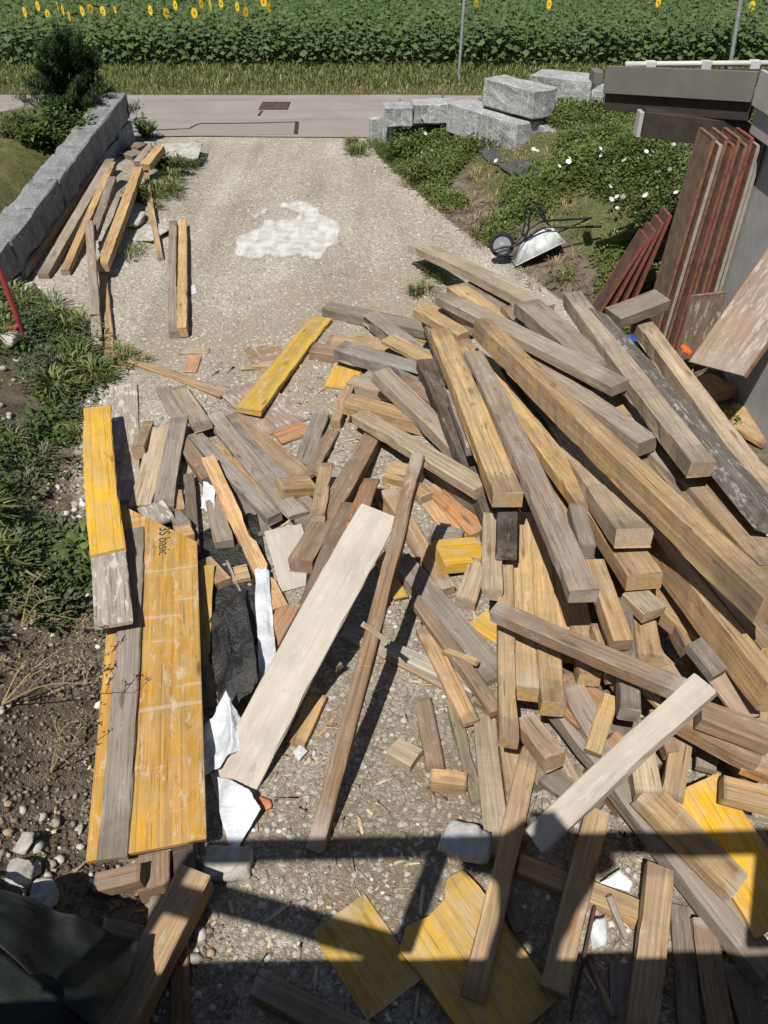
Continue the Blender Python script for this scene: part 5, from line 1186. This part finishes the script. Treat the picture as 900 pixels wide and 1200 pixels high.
# ================================================================ the shed
shed = empty('shed', (3.55, 8.2, 0)); tag(shed, 'flat roofed shed with grey fascia and grey rendered wall', 'shed', kind='thing')
def sb(name, x0, x1, y0, y1, z0, z1, mat, bev=.004):
    bm = bmesh.new(); bm_box(bm, ((x0 + x1) / 2 - 3.55, (y0 + y1) / 2 - 8.2, (z0 + z1) / 2), (x1 - x0, y1 - y0, z1 - z0), bev=bev); return from_bm(name, bm, [mat], shed)
sb('wall', 3.66, 3.9, -1.0, 8.05, -.3, 2.62, 'render_wall')
RY = 8.2
def slab(name, pts, dz, mat):
    """a slab with the four corners PTS (world) as its top and DZ as its thickness downwards."""
    bm = bmesh.new(); t_ = [bm.verts.new((p[0] - 3.55, p[1] - 8.2, p[2])) for p in pts]; b_ = [bm.verts.new((p[0] - 3.55, p[1] - 8.2, p[2] - dz)) for p in pts]
    bm.faces.new(t_); bm.faces.new(b_[::-1])
    for k in range(4): bm.faces.new((t_[k], b_[k], b_[(k + 1) % 4], t_[(k + 1) % 4]))
    bmesh.ops.recalc_face_normals(bm, faces=bm.faces); bmesh.ops.bevel(bm, geom=bm.edges[:], offset=.004, segments=1, affect='EDGES'); return from_bm(name, bm, [mat], shed)
Lt, Rt = at_y(711, 77, 9.3), at_y(889, 84, 8.2); ef = Rt - Lt; nf = np.array([-ef[1], ef[0], 0]); nf /= np.linalg.norm(nf)  # nf points back, away from the drive
off = lambda p, d, z=0: p + nf * d + np.array([0, 0, z])
slab('fascia', [Lt, Rt, off(Rt, .03), off(Lt, .03)], .26, 'fascia')
slab('trim_board', [off(Lt, .06, -.262) + ef * .004, off(Rt, .06, -.262), off(Rt, .12, -.262), off(Lt, .12, -.262) + ef * .004], .17, 'soffit')
FL = np.array([9.0, 9.75, Lt[2]])
slab('roof_deck', [off(Lt, .033, -.05), off(Rt, .033, -.05), np.array([9, 8.25, Rt[2] - .05]), FL + [0, 0, -.05]], .05, 'soffit')
slab('roof_deck', [np.array([Rt[0] + .06, -1.2, Rt[2] - .03]), np.array([9, -1.2, Rt[2] - .03]), np.array([9, 8.24, Rt[2] - .03]), np.array([Rt[0] + .06, 8.2, Rt[2] - .03])], .07, 'soffit')
slab('fascia_edge', [np.array([Rt[0] + .012, -1.2, Rt[2] + .02]), np.array([Rt[0] + .05, -1.2, Rt[2] + .02]), np.array([Rt[0] + .05, 8.19, Rt[2] + .02]), np.array([Rt[0] + .012, 8.19, Rt[2] + .02])], .30, 'fascia_light')
slab('edge_board', [np.array([Rt[0] + .052, -1.2, Rt[2] - .10]), np.array([Rt[0] + .09, -1.2, Rt[2] - .10]), np.array([Rt[0] + .09, 8.16, Rt[2] - .10]), np.array([Rt[0] + .052, 8.16, Rt[2] - .10])], .42, 'fascia_light')
r0, r1 = at_y(757, 131, 8.75), at_y(882, 146, 8.3)
slab('rafter', [r0, r1, r1 + [0, .2, 0], r0 + [.05, .2, 0]], .24, 'soffit')
slab('rafter_end', [r0 + [-.045, .02, -.01], r0 + [-.004, .02, -.01], r0 + [-.004, .17, -.01], r0 + [-.045, .17, -.01]], .24, 'fascia_light')
sb('corner_post', 3.64, 3.76, 8.07, 8.17, -.2, Rt[2] - .44, 'fascia')
pa, pb = at_y(733, 75.5, 9.40), at_y(733, 75.5, 9.40) + np.array([2.2, .1, 0])
bm = bmesh.new(); bm_tube(bm, [tuple(pa - [3.55, 8.2, 0]), tuple(pb - [3.55, 8.2, 0])], .028, 12); from_bm('roof_pipe', bm, ['pvc'], shed, True)
for d in (.22, .82, 1.35): q = pa + (pb - pa) * (d / 2.2); sb('pipe_clip', q[0], q[0] + .10, q[1] - .045, q[1] + .045, q[2] - .10, q[2] + .032, 'pvc')
sb('gutter_end', Lt[0] - .10, Lt[0] - .004, Lt[1] + .05, Lt[1] + .3, Lt[2] - .18, Lt[2] - .07, 'fascia')
# panels leaning on the shed wall
def lean_panel(name, A, B, A2, thick, mat, edge, label, face_rows=0, cat='panel', group='formwork panels leaning on the shed', color=None):
    """A,B: bottom corners; A2: above A. A solid board with an edge band of its own."""
    A, B, A2 = Vector(A), Vector(B), Vector(A2); e = A2 - A; w = B - A; w = w - e * (w.dot(e) / e.dot(e)); n = e.cross(w).normalized()
    R = Matrix((e.normalized(), w.normalized(), e.normalized().cross(w.normalized()))).transposed()
    root = empty(name, (A + e / 2 + w / 2)); tag(root, label, cat, group, 'thing'); root.rotation_euler = R.to_euler()
    L, W = e.length, w.length
    bm = bmesh.new(); bm_box(bm, (0, 0, 0), (L - .01, W - .014, thick)); o = from_bm('face_board', bm, [mat, 'end'], root)
    if color: o.color = (*color, 1)
    bm = bmesh.new()
    for s in (-1, 1): bm_box(bm, (0, s * (W / 2 - .003), 0), (L, .012, thick + .006), bev=.001)
    bm_box(bm, (L / 2 - .002, 0, 0), (.012, W - .02, thick + .006)); o2 = from_bm('edge_band', bm, [edge], root)
    if color: o2.color = (*color, 1)
    return root
A = at_z(808, 425, .70); B = at_z(850, 475, .70); A2 = at_x(896, 298, 3.56)
lean_panel('formwork_panel', A, B, A + (A2 - A) * 1.45, .03, 'plyface', 'panel_brown', 'wide scuffed pinkish brown panel leaning nearest the heap', color=(.36, .285, .23))
A = np.array([3.08, 7.30, .35]); B = np.array([3.47, 7.42, .35])
lean_panel('formwork_panel', A, B, (3.08, 7.36, 1.04), .025, 'plyface', 'wood', 'small brown panel with raw top edge behind the wide scuffed one', color=(.21, .155, .11))
cols = [('panel_brown', 'dark brown edged panel standing first in the row under the roof'), ('panel_grey', 'grey edged panel standing second in the row under the roof'), ('panel_brown', 'brown edged panel standing third in the row under the roof'), ('panel_red', 'thin red edged panel standing fourth in the row under the roof'),
        ('panel_brown', 'brown edged panel standing fifth in the row under the roof'), ('panel_brown', 'brown edged panel standing sixth in the row under the roof'), ('panel_red', 'bright red edged panel standing seventh in the row under the roof'), ('panel_grey', 'grey edged panel standing eighth in the row under the roof'), ('panel_grey', 'grey edged panel standing last in the row by the wall')]
for k, (m, lab) in enumerate(cols):
    xb = 3.03 + k * .072; xt = 3.14 + k * .060; y0 = 7.93 - .05 * (k % 2)
    z0 = float(terr(xb, y0)) - .05
    lean_panel('formwork_panel', (xb, y0, z0), (xb, y0 + .42, z0), (xt, y0, 2.36 - .05 * (k % 2)), .027, 'panel_brown' if k % 3 else 'panel_grey2', m, lab)
for k, lab in enumerate(('outermost red edged panel of the slanted stack on the bank', 'second red edged panel of the slanted stack on the bank', 'third red edged panel of the slanted stack on the bank', 'innermost red edged panel of the slanted stack on the bank')):
    xb = 2.50 + k * .13; y0 = 8.72 - .02 * k; z0 = float(terr(xb, y0)) - .02
    lean_panel('formwork_panel', (xb, y0, z0), (xb, y0 + .30, z0), (2.98 + k * .06, y0, 1.12 + .09 * k), .028, 'panel_face', 'panel_red', lab)
# small plastic things wedged by the panels
bm = bmesh.new(); p = at_z(738, 402, .55); bm_box(bm, tuple(p), (.09, .12, .10), bev=.015); cr = from_bm('plastic_crate', bm, ['blue_plastic']); tag(cr, 'blue plastic crate corner wedged under the dark jutting timber', 'crate', kind='thing')
bm = bmesh.new(); bm_box(bm, tuple(p + [0, 0, .055]), (.105, .135, .014), bev=.005); from_bm('rim', bm, ['blue_plastic'], cr)
bm = bmesh.new(); p = at_z(804, 410, .62); bm_box(bm, tuple(p), (.09, .12, .05), rot=Matrix.Rotation(.5, 3, 'Y'), bev=.012); tag(from_bm('plastic_scrap', bm, ['orange_plastic']), 'orange plastic scrap at the foot of the small brown panel', 'plastic scrap', kind='thing')
EXPO = 0.24
# stamped writing on the amber panel
def stamp():
    o, L, w = TIMBERS['stamped']
    cu = bpy.data.curves.new('stamp', 'FONT'); cu.body = '3S basic'; cu.size = .125; cu.align_x = 'CENTER'; cu.align_y = 'CENTER'; cu.extrude = .0012; cu.space_character = .95
    t = bpy.data.objects.new('tmp', cu); COL.objects.link(t); dg = bpy.context.evaluated_depsgraph_get()
    me = bpy.data.meshes.new_from_object(t.evaluated_get(dg)); bpy.data.objects.remove(t)
    s = link('stamp_lettering', me, o, ['tar'])
    # letters run along the panel, tops to the right edge
    s.location = (-L / 2 + L * .18, w * .10, .03 / 2 + .0005); s.rotation_euler = (0, 0, 0)
    s.scale = (.9, 1.0, 1)
stamp()
# ---------------------------------------------------------------- the house the photograph was taken from (all behind and below the camera)
house = empty("house", (0, 0, 0)); tag(house, "plastered house with a balcony behind the camera", "house", kind="thing")
def hb(name, c, s, mat): bm = bmesh.new(); bm_box(bm, c, s, bev=.005); return from_bm(name, bm, [mat], house)
hb('wall', (0, -1.95, 2.3), (14, .3, 5.4), 'plaster'); hb('balcony_slab', (0, -.86, 2.62), (9, 1.86, .2), 'concrete')
hb('handrail', (1.3, .095, 3.69), (6.44, .12, .05), 'steel')
for x in (-1.88, -.56, 1.25, 2.8, 4.4): hb('baluster', (x, .11, 3.19), (.12, .04, .94), 'steel')
bm = bmesh.new(); bm_tube(bm, [(-1.86, .06, 3.36), (-.62, .06, 2.80)], .07, 8); from_bm('shadow_bar', bm, ['steel'], house)  # unseen bar added to throw the slanting shadow band on the gravel
house.rotation_euler = (0, 0, math.radians(1.3))
# the person holding the phone
simple('shirt', (.02, .022, .03), (.03, .032, .04), 6, .9)
def person():
    root = empty('person', (-.10, -.30, 2.72)); tag(root, 'person in a dark shirt leaning on the balcony rail holding up a phone', 'person', kind='thing')
    bm = bmesh.new()
    J = dict(pelvis=((0, 0, .95), .19), waist=((0, .02, 1.12), .22), chest=((0, .05, 1.33), .24), neck=((0, .07, 1.50), .065), head0=((0, .09, 1.58), .08), head=((0, .10, 1.66), .10), top=((0, .09, 1.74), .075))
    for s in (-1, 1):
        J.update({f'hip{s}': ((.09 * s, 0, .90), .10), f'knee{s}': ((.11 * s, .02, .50), .065), f'ankle{s}': ((.12 * s, 0, .09), .045), f'toe{s}': ((.14 * s, .16, .04), .04),
                  f'sh{s}': ((.25 * s, .05, 1.42), .09), f'el{s}': ((.42 * s, .12, 1.22), .055), f'wr{s}': ((.13 * s, .20, 1.45), .034), f'pa{s}': ((.08 * s, .22, 1.52), .034)})
    E = [('pelvis', 'waist'), ('waist', 'chest'), ('chest', 'neck'), ('neck', 'head0'), ('head0', 'head'), ('head', 'top')]
    for s in (-1, 1): E += [('pelvis', f'hip{s}'), (f'hip{s}', f'knee{s}'), (f'knee{s}', f'ankle{s}'), (f'ankle{s}', f'toe{s}'), ('chest', f'sh{s}'), (f'sh{s}', f'el{s}'), (f'el{s}', f'wr{s}'), (f'wr{s}', f'pa{s}')]
    names = list(J); me = bpy.data.meshes.new('body'); me.from_pydata([J[n][0] for n in names], [(names.index(a), names.index(b)) for a, b in E], [])
    o = link('body', me, root, ['shirt']); md = o.modifiers.new('Skin', 'SKIN')
    sv = me.skin_vertices[0].data
    for i, n in enumerate(names): sv[i].radius = (J[n][1], J[n][1] * (.72 if n in ('pelvis', 'waist', 'chest') else 1)); sv[i].use_root = (n == 'pelvis')
    o.modifiers.new('Sub', 'SUBSURF').levels = 2; o.modifiers['Sub'].render_levels = 2
    bm = bmesh.new(); bm_box(bm, (.0, .245, 1.545), (.16, .01, .08), bev=.004); from_bm('phone', bm, ['black_tube'], root)
person()
# ---------------------------------------------------------------- light
SUN_EL, SUN_AZ = math.radians(58), math.atan2(-.39, -.92)
sd = Vector((math.sin(SUN_AZ) * math.cos(SUN_EL), math.cos(SUN_AZ) * math.cos(SUN_EL), math.sin(SUN_EL)))
w = bpy.data.worlds.new('World'); SC.world = w; w.use_nodes = True; nt = w.node_tree
sky = nt.nodes.new('ShaderNodeTexSky'); sky.sky_type = 'NISHITA'; sky.sun_disc = False; sky.sun_elevation = SUN_EL; sky.sun_rotation = SUN_AZ % (2 * math.pi)
nt.links.new(sky.outputs[0], nt.nodes['Background'].inputs[0]); nt.nodes['Background'].inputs[1].default_value = .06
L = bpy.data.lights.new('Sun', 'SUN'); L.energy = 5.0; L.angle = math.radians(.53); L.color = (1, .955, .88)
lo = bpy.data.objects.new('Sun', L); COL.objects.link(lo); lo.rotation_euler = sd.to_track_quat('Z', 'Y').to_euler()
# ---------------------------------------------------------------- camera
cam = bpy.data.cameras.new('Camera'); co = bpy.data.objects.new('Camera', cam); COL.objects.link(co)
co.location = (0, 0, CAMH); co.rotation_euler = (math.pi / 2 - PITCH, 0, 0)
cam.sensor_fit = 'VERTICAL'; cam.sensor_height = 36; cam.sensor_width = 27; cam.lens = 36 * F / 1200; cam.clip_start = .05; cam.clip_end = 1000
SC.camera = co
vs = SC.view_settings; vs.view_transform = 'Standard'; vs.look = 'None'; vs.exposure = EXPO; vs.gamma = 1; vs.use_curve_mapping = False
SC.render.engine = 'CYCLES'; SC.cycles.use_denoising = True; SC.cycles.max_bounces = 6; SC.cycles.transparent_max_bounces = 4
